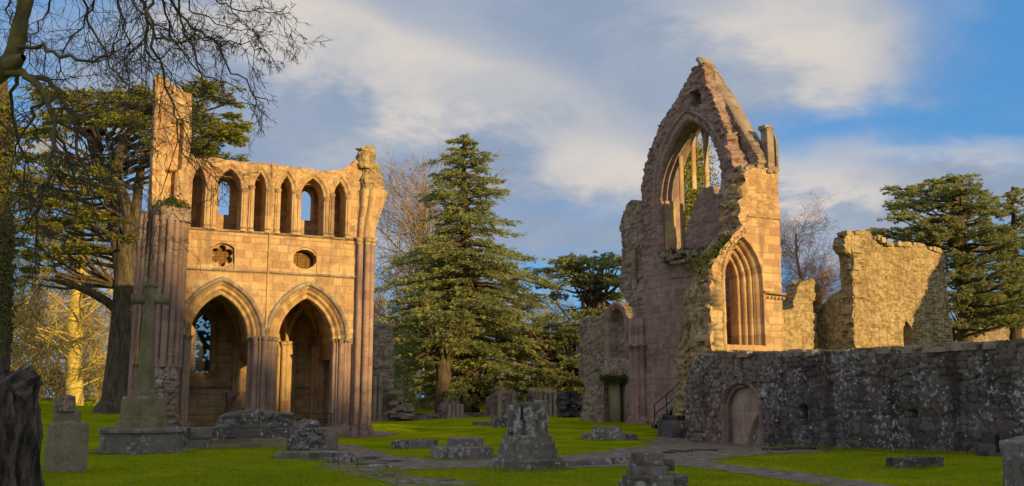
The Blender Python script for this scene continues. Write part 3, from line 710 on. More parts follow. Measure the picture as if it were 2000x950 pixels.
    pier('pier', (11.98, V1+.46), [(0, 0, .38)]+ring(8, .44, .115, .39)+ring(8, .44, .055), .15, 4.25, PINK, 34)
    pier('pier', (5.02, V1+.46), [(0, 0, .32)]+ring(8, .34, .10, .39), .3, 4.25, PINK, 37)
    m = M(); ft = union_circles([(0, 0, .26), (-.28, -.20, .13), (.02, -.34, .14), (.28, -.20, .13), (.33, .10, .13), (-.36, .04, .12)], 120)
    loft((12.78, V1+.02), ft, [(.55, 1), (8.55, 1)], 41, m, .42, cap=False); cp = m.obj('corner_shafts', PINK, T)
    m = M(); loft((12.78, V1+.02), ft, [(8.55, 1), (8.62, 1.12), (8.70, 1.08), (8.80, 1.28), (8.86, 1.26)], 42, m, 9); m.obj('capital', ASHLAR, cp)
    m = M(); loft((12.78, V1+.02), ft, [(-.3, 1.35), (.22, 1.35), (.26, 1.22), (.42, 1.2), (.5, 1.05), (.56, 1)], 43, m, .4); m.obj('pier_base', PINK, cp)
    m = M(); ft2 = union_circles([(0, 0, .34), (-.26, -.22, .13), (-.05, -.32, .14), (.16, -.28, .14), (.31, -.1, .13), (.3, .14, .13), (-.36, .02, .14)], 96)
    loft((12.8, V1+.05), ft2, [(8.86, 1), (9.3, 1.02), (9.8, 1.14), (10.3, 1.3), (10.75, 1.5), (11.1, 1.62)], 44, m, .4, wob=.05, axisbend=lambda z: (.30*sst(9, 11.2, z), .05))
    sp = m.obj('vault_springer', ASHLAR, T)
    m = M(); rubble_mass(m, (13.12, V1+.15), .62, .55, 10.7, 12.35, lambda f: 1.0-.22*f-.1*math.sin(f*9), 25, .8, .045, lean=(-.22, 0), bulge=.2, top=.4)
    rubble_mass(m, (12.78, V1+.15), .40, .42, 12.1, 13.2, lambda f: 1.0-.12*f+.06*math.sin(f*14), 26, .7, .045, lean=(-.02, 0), bulge=.2, top=.3)
    m.obj('broken_masonry', GOLDRUB, sp)
    # inside: the chapels behind the arches
    VE = 46.7
    wl = [on_v(x, 640, VE)[0] for x in (384, 416)]; wt, ws, wb = (on_v(400, y, VE)[1] for y in (614, 640, 727))
    win = arch_open(sum(wl)/2, (wl[1]-wl[0])/2, ws, wt-ws, wb)
    sdf = minus(poly([(4.3, -.2), (13.0, -.2), (13.0, 6.7), (4.3, 6.7)]), win)
    zb = on_v(420, 757, VE)[1]
    ex = lambda h, z: -.25*sst(-.45, -.02, win(h, z))*(z > zb)-.10*sst(zb-.02, zb+.02, z)
    cw = relief('v', VE, (4.3, 13.0, -.2, 6.7), .07, sdf, Masonry(51, (.24, .34), (.4, .8), .01, .012, .015, .03), .7, extra=ex).obj('chapel_wall', ASHLAR, T)
    b = M(); bar(b, 'v', VE, [(4.4, zb), (12.9, zb)], [(-.05, -.02), (-.03, .10), (.04, .06), (.06, -.1)], 3); b.obj('string_course', PINK, T)
    gl = M(); x0, x1 = wl; nx, nz_ = 5, 19
    for i in range(nx):
        for j in range(nz_):
            for hh in (0, 1):
                cx, cz = x0+(i+.5+.5*hh)*(x1-x0)/nx, wb+(j+.5+.5*hh)*(wt-wb)/nz_; dx, dz = (x1-x0)/nx/2, (wt-wb)/nz_/2
                if float(win(np.array(cx), np.array(cz))) < .02: continue
                band = math.exp(-((cz-wb-.78)/.16)**2)+math.exp(-((cz-wb-1.35)/.10)**2)+math.exp(-((cz-wb-1.95)/.16)**2)+1.2*math.exp(-((cz-wt+.35)/.3)**2)
                clear = 1.0 if hsh(i, j*2+hh, 3) < .04+.42*band else 0.0
                gl.add([(cx-dx, VE+.30, cz), (cx, VE+.30, cz-dz), (cx+dx, VE+.30, cz), (cx, VE+.30, cz+dz)], [(0, 1, 2, 3)], tint=(clear, 1, .5))
    wn = gl.obj('window', PANE, T)
    lb = M()
    for k in range(-nz_, nz_+nx+1):
        for sg in (1, -1):
            p = [(x0, wb+(k)*(wt-wb)/nz_*1.0), (x1, wb+(k+sg*nx)*(wt-wb)/nz_)]
            q = [((p[0][0]*(1-t)+p[1][0]*t), (p[0][1]*(1-t)+p[1][1]*t)) for t in np.linspace(0, 1, 12)]
            q = [a for a in q if float(win(np.array(a[0]), np.array(a[1]))) > -.01]
            if len(q) > 1: tube(lb, [(q[0][0], VE+.285, q[0][1]), (q[-1][0], VE+.285, q[-1][1])], .016, 3)
    lb.obj('lattice', LEAD, wn)
    sweep('v', VE, sum(wl)/2, (wl[1]-wl[0])/2, ws, wt-ws, [(0, -.6), (0, -.22), (.09, -.16), (.16, -.2), (.22, -.1)], 8, wb, 77).obj('window_surround', ASHLAR, wn)
    for a in AX:
        vt = M(); sweep('v', V1, a, w, zs, rise, [(.26, -.84), (.26, -2.0), (.26, -3.2), (.26, -4.2)], 12, 3.4, 81, vt)
        for d0 in (-1.3, -2.5, -3.7): sweep('v', V1, a, w, zs, rise, [(.28, d0), (.15, d0-.04), (.15, d0-.14), (.28, d0-.18)], 12, None, 82, vt)
        for sg in (-1, 1):
            h, z = arch_path(a, w, zs, rise, .2, 9); tube(vt, [(hh, V1+.9+(3.1*(k/(len(h)-1)) if sg > 0 else 3.1*(1-k/(len(h)-1))), zz) for k, (hh, zz) in enumerate(zip(h, z))], .09, 6)
        vt.obj('vault', ASHLAR, T)
    for i, (px, py, rr) in enumerate(((472, 700, .30), (628, 720, .42), (560, 700, .36), (662, 720, .35))):
        x = on_v(px, py, VE-.2)[0]
        m = M(); ft = union_circles([(0, 0, rr*.7)]+[(rr*math.cos(t), rr*math.sin(t), rr*.33) for t in (-2.8, -2.1, -1.57, -1.0, -.35)], 80)
        loft((x, VE-.05), ft, [(.7, 1), (4.05, 1)], 90+i, m, .4, cap=False); rp = m.obj('respond', ASHLAR, T)
        m = M(); loft((x, VE-.05), ft, [(4.05, 1), (4.1, 1.15), (4.16, 1.08), (4.25, 1.3), (4.3, 1.3)], 95+i, m, 9); m.obj('capital', ASHLAR, rp); m = M()
        loft((x, VE-.05), ft, [(.1, 1.4), (.5, 1.4), (.58, 1.2), (.7, 1.05)], 96+i, m, .4); m.obj('pier_base', ASHLAR, rp)
        m = M()
        for sgn in (-1, 1):
            pts = [(x+sgn*1.2*(1-math.cos(t)), VE-.22-.5*t, 4.3+1.9*math.sin(t)) for t in np.linspace(0, 1.35, 7)]; tube(m, pts, .13, 6)
        m.obj('vault_rib', ASHLAR, rp)
    m = M(); m.add(box_v(12.55, 13.1, V1+.5, VE+.6, -.2, 6.7), BOXQ); m.obj('chapel_side_wall', ASHLAR, T)
    m = M(); m.add(box_v(3.9, 4.45, V1+.9, VE+.6, -.2, 6.7), BOXQ); m.obj('chapel_side_wall', ASHLAR, T)
    m = M(); m.add(box_v(3.9, 13.1, V1+.83, VE+.6, 6.62, 6.9), BOXQ); m.obj('chapel_roof', RUBBLE, T)
    bx, bz = on_v(466, 787, VE-.3)                                   # a stone basin in a little arch
    m = M(); relief('v', VE-.42, (bx-.62, bx+.62, -.2, bz+.62), .06, minus(poly([(bx-.55, -.2), (bx+.55, -.2), (bx+.55, bz+.5), (bx-.55, bz+.5)]), arch_open(bx, .34, bz+.05, .3, bz-.22)), ASH(55), .3, m=m); m.obj('wall_basin', PINK, T)
    m = M(); m.add(box_v(9.0, 12.2, V1-.28, V1+.25, -.3, .42), BOXQ); m.obj('arch_sill', RUBBLE, T)
    return T
def box_v(x0, x1, y0, y1, z0, z1):
    return [(x0, y0, z0), (x1, y0, z0), (x1, y1, z0), (x0, y1, z0), (x0, y0, z1), (x1, y0, z1), (x1, y1, z1), (x0, y1, z1)]
BOXQ = [(0, 3, 2, 1), (4, 5, 6, 7), (0, 1, 5, 4), (1, 2, 6, 5), (2, 3, 7, 6), (3, 0, 4, 7)]
north_transept()

def turret():
    T = thing('broken_turret', 'tall jagged golden turret with a mossy broken pier at its foot, beside the two arches', 'ruin', (4, V1, .2))
    out = pxv([(296, 420), (298, 300), (304, 180), (303, 150), (309, 143), (318, 150), (324, 146), (327, 158), (338, 163), (343, 172), (352, 170), (358, 180), (374, 184), (374, 240), (372, 300), (371, 470)], V1)
    sdf = ragged(poly([(3.18, 3.0)]+out+[(4.86, 3.0)]), .05, 2.2, 6, 13.5)
    u1, u2, u3 = on_v(331, 280, V1)[0], on_v(357, 280, V1)[0], on_v(345, 370, V1)[0]; za, zb, zc = on_v(340, 235, V1)[1], on_v(340, 330, V1)[1], on_v(340, 408, V1)[1]
    def ex(h, z):
        g = .07*np.sin((h-3.3)*38)*(h < 3.78)-.05*(h < 3.78)
        box = lambda a, b, c, d: sst(0, .04, np.minimum(np.minimum(h-a, b-h), np.minimum(z-c, d-z)))
        return g-.42*box(u1, u2, zb, za)-.62*box(on_v(320, 370, V1)[0], u3, zc, zb)-.04*box(3.8, u1+.02, zb, za)
    def mas(h, z):
        a, b = ASH_(h, z), RUB_(h, z); k = sst(14.3, 14.7, z+.3*fbm(h*2, z*2, 9)); return tuple(x*(1-k)+y*k for x, y in zip(a, b))
    ASH_, RUB_ = ASH(16), RUB(17, .8)
    relief('v', V1-.02, (3.1, 4.95, 3.0, 15.6), .04, sdf, mas, 1.15, extra=ex, jag=(lambda h, z: sdf(h, z)+9*(z < 14.2), .3)).obj('turret_wall', ASHLAR, T)
    m = M(); x0 = on_v(293, 500, 41.7)[0]; x1 = on_v(368, 500, 41.7)[0]; cx = (x0+x1)/2+.05
    ft = union_circles([(0, .12, .45), (-.60, .08, .11), (-.55, -.20, .12), (-.34, -.38, .12), (-.08, -.50, .13), (.18, -.48, .11), (.40, -.34, .12), (.56, -.14, .11), (.62, .12, .11)], 140)
    loft((cx, 42.15), ft, [(2.9, 1), (8.0, 1), (8.1, 1.06), (8.2, 1.0), (9.1, 1.02)], 61, m, .45); lp = m.obj('broken_pier', PINK, T)
    m = M(); rubble_mass(m, (cx, 42.1), .60, .46, 8.9, 9.65, lambda f: 1-.12*f, 21, .75, .04, top=.9, bulge=.28); m.obj('broken_masonry', RUBBLE, lp)
    m = M(); rubble_mass(m, (cx+.02, 41.95), .66, .52, -.2, 3.1, lambda f: 1.0-.1*f-.35*max(0, f-.75)/.25, 22, .85, .045, top=.3); m.obj('rubble_core', RUBBLE, lp)
    m = M(); ft = union_circles([(0, 0, .30), (-.30, -.16, .10), (-.32, .10, .11), (-.14, -.32, .10), (-.2, .3, .11)], 90)
    loft((3.50, 43.15), ft, [(-.2, 1.25), (.6, 1.25), (.7, 1), (7.9, 1), (7.98, 1.12), (8.1, 1.1), (8.2, .98), (9.4, .95)], 62, m, .45); m.obj('corner_shafts', PINK, T)
    m = M(); m.add(box_v(3.45, 4.8, 43.25, 43.75, -.2, 12.5), BOXQ); m.obj('turret_core', PINK, T)
    # moss and small plants on the broken top of the pier
    rs = np.random.default_rng(4)
    rs = np.random.default_rng(4); n = 900; c = np.stack([cx+rs.normal(0, .35, n), 41.95+rs.normal(0, .28, n), 9.72+rs.normal(0, .12, n)], -1); c[:, 2] -= .35*np.abs(c[:, 0]-cx)
    m = leaves(M(), c, rs.normal(0, 1, (n, 3)), rs.normal(0, 1, (n, 3)), rs.uniform(.06, .13, n), .06, rs.random(n)); m.obj('wall_plants', MOSSLEAF, lp)
turret()

# ------------------------------------------------------------------ the south transept: gable, broken west wall, corner
UG, VW, US = 26.5, 32.0, 27.8
def south_transept():
    T = thing('ruined_gable', 'tall jagged gable with a great traceried window and a sunlit west lancet wall', 'ruin', (27, 36, .3))
    out = [(1262, 850), (1262, 700), (1246, 660), (1240, 600), (1246, 560), (1240, 480), (1238, 420), (1247, 378), (1256, 338), (1266, 300), (1277, 272), (1286, 248), (1296, 236), (1307, 218), (1317, 212), (1326, 184), (1338, 163),
           (1345, 150), (1357, 128), (1366, 117), (1370, 124), (1380, 165), (1396, 205), (1412, 240), (1425, 285), (1440, 310), (1450, 330), (1458, 400), (1458, 850)]
    P = [(max(v_, 33.45) if z__ < 10.5 else v_, z__) for v_, z__ in pxu(out, UG)]
    vl, z_ = on_u(1289, 400, UG); vr, _ = on_u(1408, 400, UG); zs = on_u(1350, 372, UG)[1]; zt = on_u(1352, 233, UG)[1]; z0 = on_u(1380, 492, UG)[1]
    hc, hw = (vl+vr)/2, (vl-vr)/2; rise = zt-zs
    big = arch_open(hc, hw, zs, rise, z0)
    a, b = on_u(1349, 195, UG), on_u(1366, 195, UG); zt2, zb2 = on_u(1358, 176, UG)[1], on_u(1358, 206, UG)[1]
    small = poly([(a[0], zb2), (b[0], zb2), (b[0], zt2), (a[0], zt2)])
    edge = ragged(poly(P), .13, 1.5, 8, .5); sdf = minus(edge, big, small)
    mA, mR = Masonry(71, (.24, .34), (.4, .8), .015, .012, .012, .03), Rubble(72, .95, .065, .075)
    def mas(h, z):
        x, y = mA(h, z), mR(h, z); ring = sst(-1.15, -.45, big(h, z)); low = sst(8.6, 8.0, z)
        k = np.clip(1-low*(1-sst(35.2, 34.4, h))-.55*ring*(h > hc-.3)+.0, 0, 1)*1.0
        k = np.clip(k+.35*fbm(h*1.3, z*1.3, 5), 0, 1); return tuple(p*(1-k)+q*k for p, q in zip(x, y))
    def ex(h, z):                                                     # the torn vault line: a raised ragged scar on the right
        line = (hc-hw-.35)-(h)-.08*(z-9); r = .35*sst(-.1, .25, line)*sst(7, 8.5, z)*sst(17.2, 15.5, z)*(.55+.9*vn(h*2.2, z*2.6, 5))
        return r-.16*sst(-.10, 0, big(h, z))
    relief('u', UG, (32.4, 40.6, -.2, 17.0), .055, sdf, mas, .62, extra=ex, bulge=.06, jag=(edge, .30)).obj('gable_wall', PINKR, T)
    U2 = UG+.64; bo = [(1262, 850), (1262, 660), (1262, 330), (1292, 240), (1330, 182), (1350, 150), (1370, 115), (1378, 124), (1395, 154), (1421, 198), (1447, 244), (1470, 284), (1482, 306), (1482, 330), (1468, 340), (1470, 850)]
    P2 = pxu(bo, U2+.1); P2 = [(max(v_, 33.4) if z__ < 10 else v_, min(z__, 17.4)) for v_, z__ in P2]
    edge2 = ragged(poly(P2), .06, 1.6, 18, .5)
    relief('u', U2, (min(p[0] for p in P2)-.1, max(p[0] for p in P2)+.1, -.2, 17.5), .065, minus(edge2, big, poly([(a[0], zb2), (b[0], zb2), (b[0], zt2), (a[0], zt2)])), RUB(78, 1.0), .56, bulge=.15, jag=(edge2, .25)).obj('gable_core', RUBBLE, T)
    prof = [(0, -1.2), (0, -.82), (.03, -.80), (.05, -.5), (.07, -.47), (.13, -.47), (.15, -.36), (.20, -.34), (.24, -.2), (.27, -.22), (.30, -.06), (.42, .0), (.44, .07), (.54, .08), (.58, -.03)]
    sweep('u', UG, hc, hw-.0, zs, rise, prof, 12, z0+1.6, 3).obj('window_arch', PINKR, T)
    # tracery: mullions that branch into crossing arcs
    UT = 27.30; m = M(); n = 4; Rr = (hw*hw+rise*rise)/(2*hw); W2 = 2*hw
    bp = [(-.055, -.10), (-.055, .05), (-.025, .12), (.025, .12), (.055, .05), (.055, -.10)]
    mv = [on_u(x, 400, UT)[0] for x in (1332, 1357, 1382)]; lo = [on_u(x, y, UT)[1] for x, y in ((1334, 498), (1356, 370), (1381, 368))]
    zh = [on_u(1348, y, UT)[1] for y in (318, 292, 310)]; Rl = W2/n*1.25
    for x, zz, zb in zip(mv, zh, lo):
        tr = M(); bar(tr, 'u', UT, [(x, zb), (x, zz)], bp, 4)
        for sg in (-1, 1):
            pts = []
            for t in np.linspace(0, 1.0, 10):
                h, z = x-sg*Rl+sg*Rl*math.cos(t), zz+Rl*1.5*math.sin(t)
                if float(big(np.array(h), np.array(z))) < -.05: break
                pts.append((h, z))
            if len(pts) > 1: bar(tr, 'u', UT, pts, bp, 5)
        tr.obj('mullion', ASHLAR, T)
    # the broken stone filling in the foot of the window
    fp = pxu([(1322, 520), (1336, 478), (1334, 455), (1342, 448), (1343, 430), (1350, 425), (1351, 405), (1358, 398), (1360, 382), (1370, 378), (1372, 366), (1392, 364), (1394, 378), (1402, 384), (1404, 372), (1412, 370), (1412, 520)], UT)
    relief('u', UT, (min(p[0] for p in fp)-.1, max(p[0] for p in fp)+.1, min(p[1] for p in fp), max(p[1] for p in fp)+.2), .055, poly(fp), Masonry(73, (.11, .19), (.25, .6), .02, .02, .02, .03), .35).obj('window_filling', PINKR, T)
    m = M(); loft(((UG+.55), vl+.02), rect(.3, .10), [(z0-.2, 1), (zs, 1)], 5, m, .4); m.obj('jamb', ASHLAR, T)
    s = M(); bar(s, 'u', UG, [on_u(1300, 500, UG), on_u(1330, 497, UG)], [(-.06, -.02), (-.03, .10), (.05, .12), (.08, -.02)], 3); s.obj('string_course', PINKR, T); s = M()
    bar(s, 'u', UG, [on_u(1310, 543, UG), on_u(1350, 540, UG)], [(-.04, -.02), (-.03, .05), (.03, .05), (.04, -.02)], 3); s.obj('string_course', PINKR, T)
    # rubble ledge below the window
    rs = np.random.default_rng(6); m = M()
    for k in range(90):
        f = rs.random(); px = 1300+120*f; v_, z__ = on_u(px, 506-6*f+rs.uniform(-12, 8), UG); stone(m, (UG-rs.uniform(-.1, .35), v_, z__-.1), (rs.uniform(.2, .45), rs.uniform(.25, .5), rs.uniform(.12, .25)), rs.uniform(-.4, .4), 700+k, 3, .4, .12)
    m.obj('rubble_ledge', RUBBLE, T)
    # sloping coping stones and the corner pinnacle
    m = M(); c = pxu([(1379, 117), (1400, 146), (1428, 190), (1456, 237), (1480, 278), (1494, 304)], UG+1.2); bar(m, 'u', UG+1.2, c, [(-.07, -.14), (-.07, .56), (.10, .56), (.10, -.14)], 9); m.obj('coping', RUBBLE, T)
    m = M(); pu, pz = on_v(1497, 322, 32.6); _, pt = on_v(1497, 247, 32.6)
    loft((pu+.1, 32.6), rect(.19, .22), [(pz-.5, 1), (pz+.05, 1.0), (pt-.3, .92), (pt-.16, 1.08), (pt-.1, .95)], 5, m, .4, wob=.05)
    for k in range(5): stone(m, (pu+.1+rs.uniform(-.15, .15), 32.6+rs.uniform(-.15, .15), pt-.16), (.24, .24, .18), 0, 780+k, 3, .4, .12)
    loft((pu+.42, 32.55), rect(.06, .2), [(pz-.3, 1), (pt-.7, 1), (pt-.35, .3)], 6, m, .4); m.obj('pinnacle', RUBBLE, T)
    # west wall: the sunlit face with the lancet
    out = [(1390, 700), (1386, 660), (1392, 640), (1386, 610), (1392, 585), (1386, 560), (1394, 545), (1390, 520), (1402, 505), (1408, 488), (1420, 474), (1432, 458), (1446, 448), (1451, 440), (1443, 424), (1448, 408), (1440, 394), (1452, 386), (1447, 366), (1458, 352), (1453, 340), (1470, 330), (1518, 327), (1523, 420), (1527, 570), (1531, 700)]
    P = pxv(out, VW); P = [(P[0][0], -.2)]+P+[(P[-1][0], -.2)]
    c0, w0 = on_v(1451, 560, VW)[0], .33; zsl = on_v(1450, 548, VW)[1]; ztl = on_v(1451, 470, VW)[1]; zb = on_v(1450, 674, VW)[1]; r0 = ztl-zsl-.72
    lan = arch_open(c0, w0, zsl, r0, zb, .62)
    edge3 = ragged(poly(P), .06, 2.2, 18, 3); sdf = minus(edge3, lan)
    mA2, mR2 = ASH(74), RUB(75, .85)
    def mas2(h, z):
        x, y = mA2(h, z), mR2(h, z); k = np.maximum(sst(25.05, 24.7, h+.12*fbm(z*2, h*2, 5)), .9*sst(8.7, 9.0, z)); return tuple(p*(1-k)+q*k for p, q in zip(x, y))
    lw = relief('v', VW, (23.8, 28.0, -.2, 11.6), .045, sdf, mas2, 1.35, jag=(edge3, .38)).obj('lancet_wall', ASHLAR, T)
    prof = [(0, -1.3), (0, -.80), (.04, -.76), (.11, -.76), (.13, -.80), (.16, -.62), (.20, -.54), (.27, -.54), (.29, -.62), (.32, -.42), (.36, -.34), (.42, -.34), (.44, -.42), (.47, -.22), (.52, -.14), (.58, -.10), (.63, .0), (.64, .09), (.72, .11), (.76, -.02)]
    la = sweep('v', VW, c0, w0, zsl, r0, prof, 12, zb, 14).obj('lancet_arch', ASHLAR, lw)
    m = M(); bar(m, 'v', VW, [(c0-.6, zb), (c0+.62, zb)], [(-.2, -.9), (-.2, .02), (.02, -.3), (.06, -.9)], 5); m.obj('sill', ASHLAR, lw)
    m = M(); bar(m, 'v', VW, pxv([(1459, 422), (1523, 428)], VW), [(-.05, -.02), (-.03, .05), (.05, .06), (.06, -.02)], 3); m.obj('string_course', ASHLAR, lw)
    m = M(); bar(m, 'v', VW, pxv([(1489, 571), (1531, 576)], VW), [(-.05, -.02), (-.05, .16), (.05, .18), (.07, -.02)], 3)
    for k in range(6):
        x, z = on_v(1493+k*7, 579+k*.6, VW); m.add(box_v(x-.05, x+.05, VW-.11, VW, z-.09, z+.01), BOXQ)
    m.obj('corbel_shelf', ASHLAR, lw)
    m = M(); m.add(box_v(26.85, US-.05, VW+1.2, 34.2, -.2, 10.2), BOXQ); m.obj('corner_core', RUBBLE, T)
    # broken cornice stones on top of the corner
    m = M()
    for k in range(26):
        x = rs.uniform(26.2, 27.8); stone(m, (x, 32.1+rs.uniform(-.1, .9), 11.15+.12*rs.random()), (rs.uniform(.2, .42), rs.uniform(.2, .4), rs.uniform(.12, .25)), rs.uniform(-.4, .4), 820+k, 3, .4, .12)
    rubble_mass(m, (26.1, 33.1), .5, .75, 8.3, 11.0, lambda f: 1.1-.3*f, 31, .95, .055, lean=(.25, 0), bulge=.25, top=.5)
    m.obj('broken_masonry', RUBBLE, lw)
    # the torn north end of the west wall: a face of rubble core towards the viewer
    out = [(1402, 870), (1400, 690), (1396, 560), (1398, 505), (1386, 500), (1372, 512), (1362, 520), (1350, 530), (1340, 545), (1325, 560), (1318, 600), (1312, 650), (1308, 690), (1318, 740), (1312, 790), (1318, 850)]
    P = [(max(v_, 32.35), z__) for v_, z__ in pxu(out, 24.6)]
    def ex2(h, z): return -.9*sst(33.2, 35.2, h)+.25*sst(6.5, 3.5, z)
    relief('u', 24.6, (min(p[0] for p in P)-.1, max(p[0] for p in P)+.1, -.2, 7.8), .05, ragged(poly(P), .12, 2, 9, .3), RUB(76, 1.0), .22, extra=ex2, bulge=.2).obj('rubble_core', RUBBLE, T)
    m = M(); rubble_mass(m, (24.35, 32.85), .34, .80, -.2, 7.2, lambda f: 1.2-.25*f+.06*math.sin(f*17), 32, 1.0, .055, lean=(.12, 0), bulge=.3, top=.5)
    rubble_mass(m, (24.75, 34.3), .62, .90, -.2, 6.2, lambda f: 1.15-.4*f+.06*math.sin(f*15), 33, 1.0, .055, lean=(.2, -.4), bulge=.3, top=.6)
    m.obj('broken_masonry', GOLDRUB, T)
    # east respond of the gable wall
    m = M(); ft = union_circles([(0, 0, .5), (-.45, -.3, .17), (-.52, .0, .15), (-.3, -.5, .15), (0, -.55, .17), (-.45, .3, .15)], 90)
    ru, rv = 26.75, on_u(1248, 760, 26.5)[0]
    loft((ru, rv), ft, [(-.2, 1.3), (.55, 1.3), (.65, 1.1), (.8, 1), (3.95, 1)], 15, m, .42, cap=False)
    loft((ru, rv), ft, [(3.95, 1), (4.0, 1.12), (4.1, 1.05), (4.2, 1.25), (4.27, 1.25)], 16, m, 9)
    loft((ru, rv), ft, [(4.27, 1), (5.6, .95)], 17, m, .4); m.obj('respond', PINK, T)
    out = [(1212, 560), (1222, 500), (1216, 445), (1220, 430), (1228, 400), (1240, 392), (1262, 395), (1266, 560), (1272, 640), (1268, 670), (1248, 640), (1236, 600), (1226, 590)]
    P = pxu(out, 26.7)
    relief('u', 26.55, (min(p[0] for p in P)-.1, max(p[0] for p in P)+.1, min(p[1] for p in P)-.1, max(p[1] for p in P)+.2), .055, ragged(poly(P), .07, 2, 33), RUB(77, 1.2), 1.0, bulge=.2).obj('broken_masonry', RUBBLE, T)
    m = M(); loft((26.55, on_u(1238, 525, 26.5)[0]), ngon(10, .16), [(on_u(1238, 565, 26.5)[1], 1), (on_u(1238, 488, 26.5)[1], 1)], 5, m, .5); m.obj('wall_shaft', RUBBLE, T)
    # red repair block
    m = M(); rs = np.random.default_rng(3)
    n = 2600; f = rs.random(n); c = np.stack([np.full(n, UG-.25)+rs.normal(0, .12, n), np.zeros(n), np.zeros(n)], -1)
    for i in range(n):
        px = 1310+110*f[i]; v_, z__ = on_u(px, 500-5*f[i]+rs.normal(0, 5), UG-.2); c[i, 1:] = v_, z__+.1
    leaves(m, c, rs.normal(0, 1, (n, 3)), rs.normal(0, 1, (n, 3)), rs.uniform(.05, .11, n), .05, rs.random(n)); m.obj('wall_plants', MOSSLEAF, T)
    # moss creeping along the top of the arched lancet wall and along the rubble
    m = M(); n = 1800; c = np.zeros((n, 3))
    for i in range(n):
        k = rs.random(); px, py = ((1345+80*k, 530-65*k) if i % 3 else (1400+45*k, 500-45*k)); u_, z__ = on_v(px, py+rs.normal(0, 7), 32.3); c[i] = (u_, 32.3+rs.normal(0, .25), z__)
    leaves(m, c, rs.normal(0, 1, (n, 3)), rs.normal(0, 1, (n, 3)), rs.uniform(.05, .12, n), .06, rs.random(n)); m.obj('wall_plants', MOSSLEAF, T)
PINKR = stone_mat('weathered_pink_masonry', (.25, .160, .140), (.34, .245, .21), (.12, .095, .09), lichen=.5, stain=.5, moss=.8, mortar=(.17, .12, .10), bump=.5, rust=.55)
south_transept()

def chapel_fragment():
    T = thing('chapel_fragment', 'grey ruined chapel wall with an arched niche above a doorway, left of the tall gable', 'ruin', (27, 46, .4))
    VC = 27.2
    out = [(1128, 850), (1142, 760), (1134, 730), (1128, 705), (1138, 690), (1131, 665), (1136, 640), (1131, 620), (1150, 618), (1172, 622), (1184, 604), (1196, 590), (1208, 595), (1222, 612), (1236, 640), (1262, 660), (1262, 850)]
    P = pxu(out, VC); 
    a, zs = on_u(1189, 640, VC); b, _ = on_u(1221, 640, VC); zt = on_u(1205, 603, VC)[1]; z0 = on_u(1205, 700, VC)[1]
    d0, _ = on_u(1178, 800, VC); d1, _ = on_u(1224, 800, VC); dz = on_u(1200, 742, VC)[1]
    nic = arch_open((a+b)/2, (a-b)/2, zs, zt-zs, z0); door = poly([(d0, -.5), (d1, -.5), (d1, dz), (d0, dz)])
    relief('u', VC, (P[-1][0]-.1, P[0][0]+.2, -.2, max(p[1] for p in P)+.2), .06, minus(ragged(poly(P), .1, 1.8, 5, .5), door), RUB(81, 1.0), .9, extra=lambda h, z: -.45*sst(0, .05, nic(h, z)), bulge=.15).obj('wall', RUBBLE, T)
    sweep('u', VC, (a+b)/2, (a-b)/2, zs, zt-zs, [(0, -.3), (.02, .04), (.12, .06), (.14, .0), (.18, .1), (.30, .12), (.34, .0)], 8, z0, 3).obj('niche_arch', PINK, T)
    m = M(); m.add(box_v(VC+.55, VC+.7, d1-.1, d0+.1, -.2, dz+.2), BOXQ); m.obj('door_recess', RUBBLE, T)
    e0, e1 = on_u(1190, 800, VC+.3)[0], on_u(1211, 800, VC+.3)[0]; m = M(); m.add(box_v(VC+.25, VC+.40, e1, e0, -.1, dz-.02), BOXQ); m.obj('stone_panel', MOSSY, T)
    rs = np.random.default_rng(8); n = 900; c = np.zeros((n, 3))
    for i in range(n):
        u_, z_ = on_u(rs.uniform(1172, 1228), 740+rs.normal(0, 4), VC-.12); c[i] = (VC-.15+rs.normal(0, .08), u_, z_)
    leaves(M(), c, rs.normal(0, 1, (n, 3)), rs.normal(0, 1, (n, 3)), .1, .06, rs.random(n)).obj('wall_plants', MOSSLEAF, T)
chapel_fragment()

def night_stair():
    T = thing('stone_stair', 'worn stone steps with an iron handrail rising behind the torn wall end', 'stair', (25.6, 37, .4))
    v0, v1 = on_u(1288, 835, 25.7)[0], on_u(1348, 772, 25.7)[0]; n = 8; z0 = float(gz(25.7, v0)); m = M()
    for k in range(n):
        va, vb = v0+(v1-v0)*k/n, v0+(v1-v0)*(k+1)/n; m.add(box_v(25.25, 26.2, min(vb, v1)-.02*k*0, va, -.1, z0+.16*(k+1)), BOXQ, tint=(hsh(k, 3)*1.0, 1, .5))
    m.obj('step', DARKRUB, T)
    m = M(); p0, p1 = v0-.15, v1+.35; h = lambda v: z0+.16*n*(v-v0)/(v1-v0)
    for v_ in (p0, (p0+p1)/2, p1): tube(m, [(25.35, v_, h(v_)-.05), (25.35, v_, h(v_)+.95)], .025, 6)
    for dz in (.95, .5): tube(m, [(25.35, p0+.05, h(p0)+dz), (25.35, p1-.2, h(p1)+dz)], .022, 6)
    m.obj('handrail', IRON, T)
    B = thing('stone_block', 'dark weathered block at the foot of the iron railed steps', 'block', (24.2, 33.6, .2)); m = M()
    u_, v_, z_ = on_g(1318, 838); stone(m, (u_, v_, z_-.1), (1.0, 1.3, .75), -.1, 31, 8, .25, .07); stone(m, (u_+.1, v_+.1, z_+.6), (.7, .8, .25), .3, 32, 6, .3, .08); m.obj('block', DARKRUB, B)
night_stair()

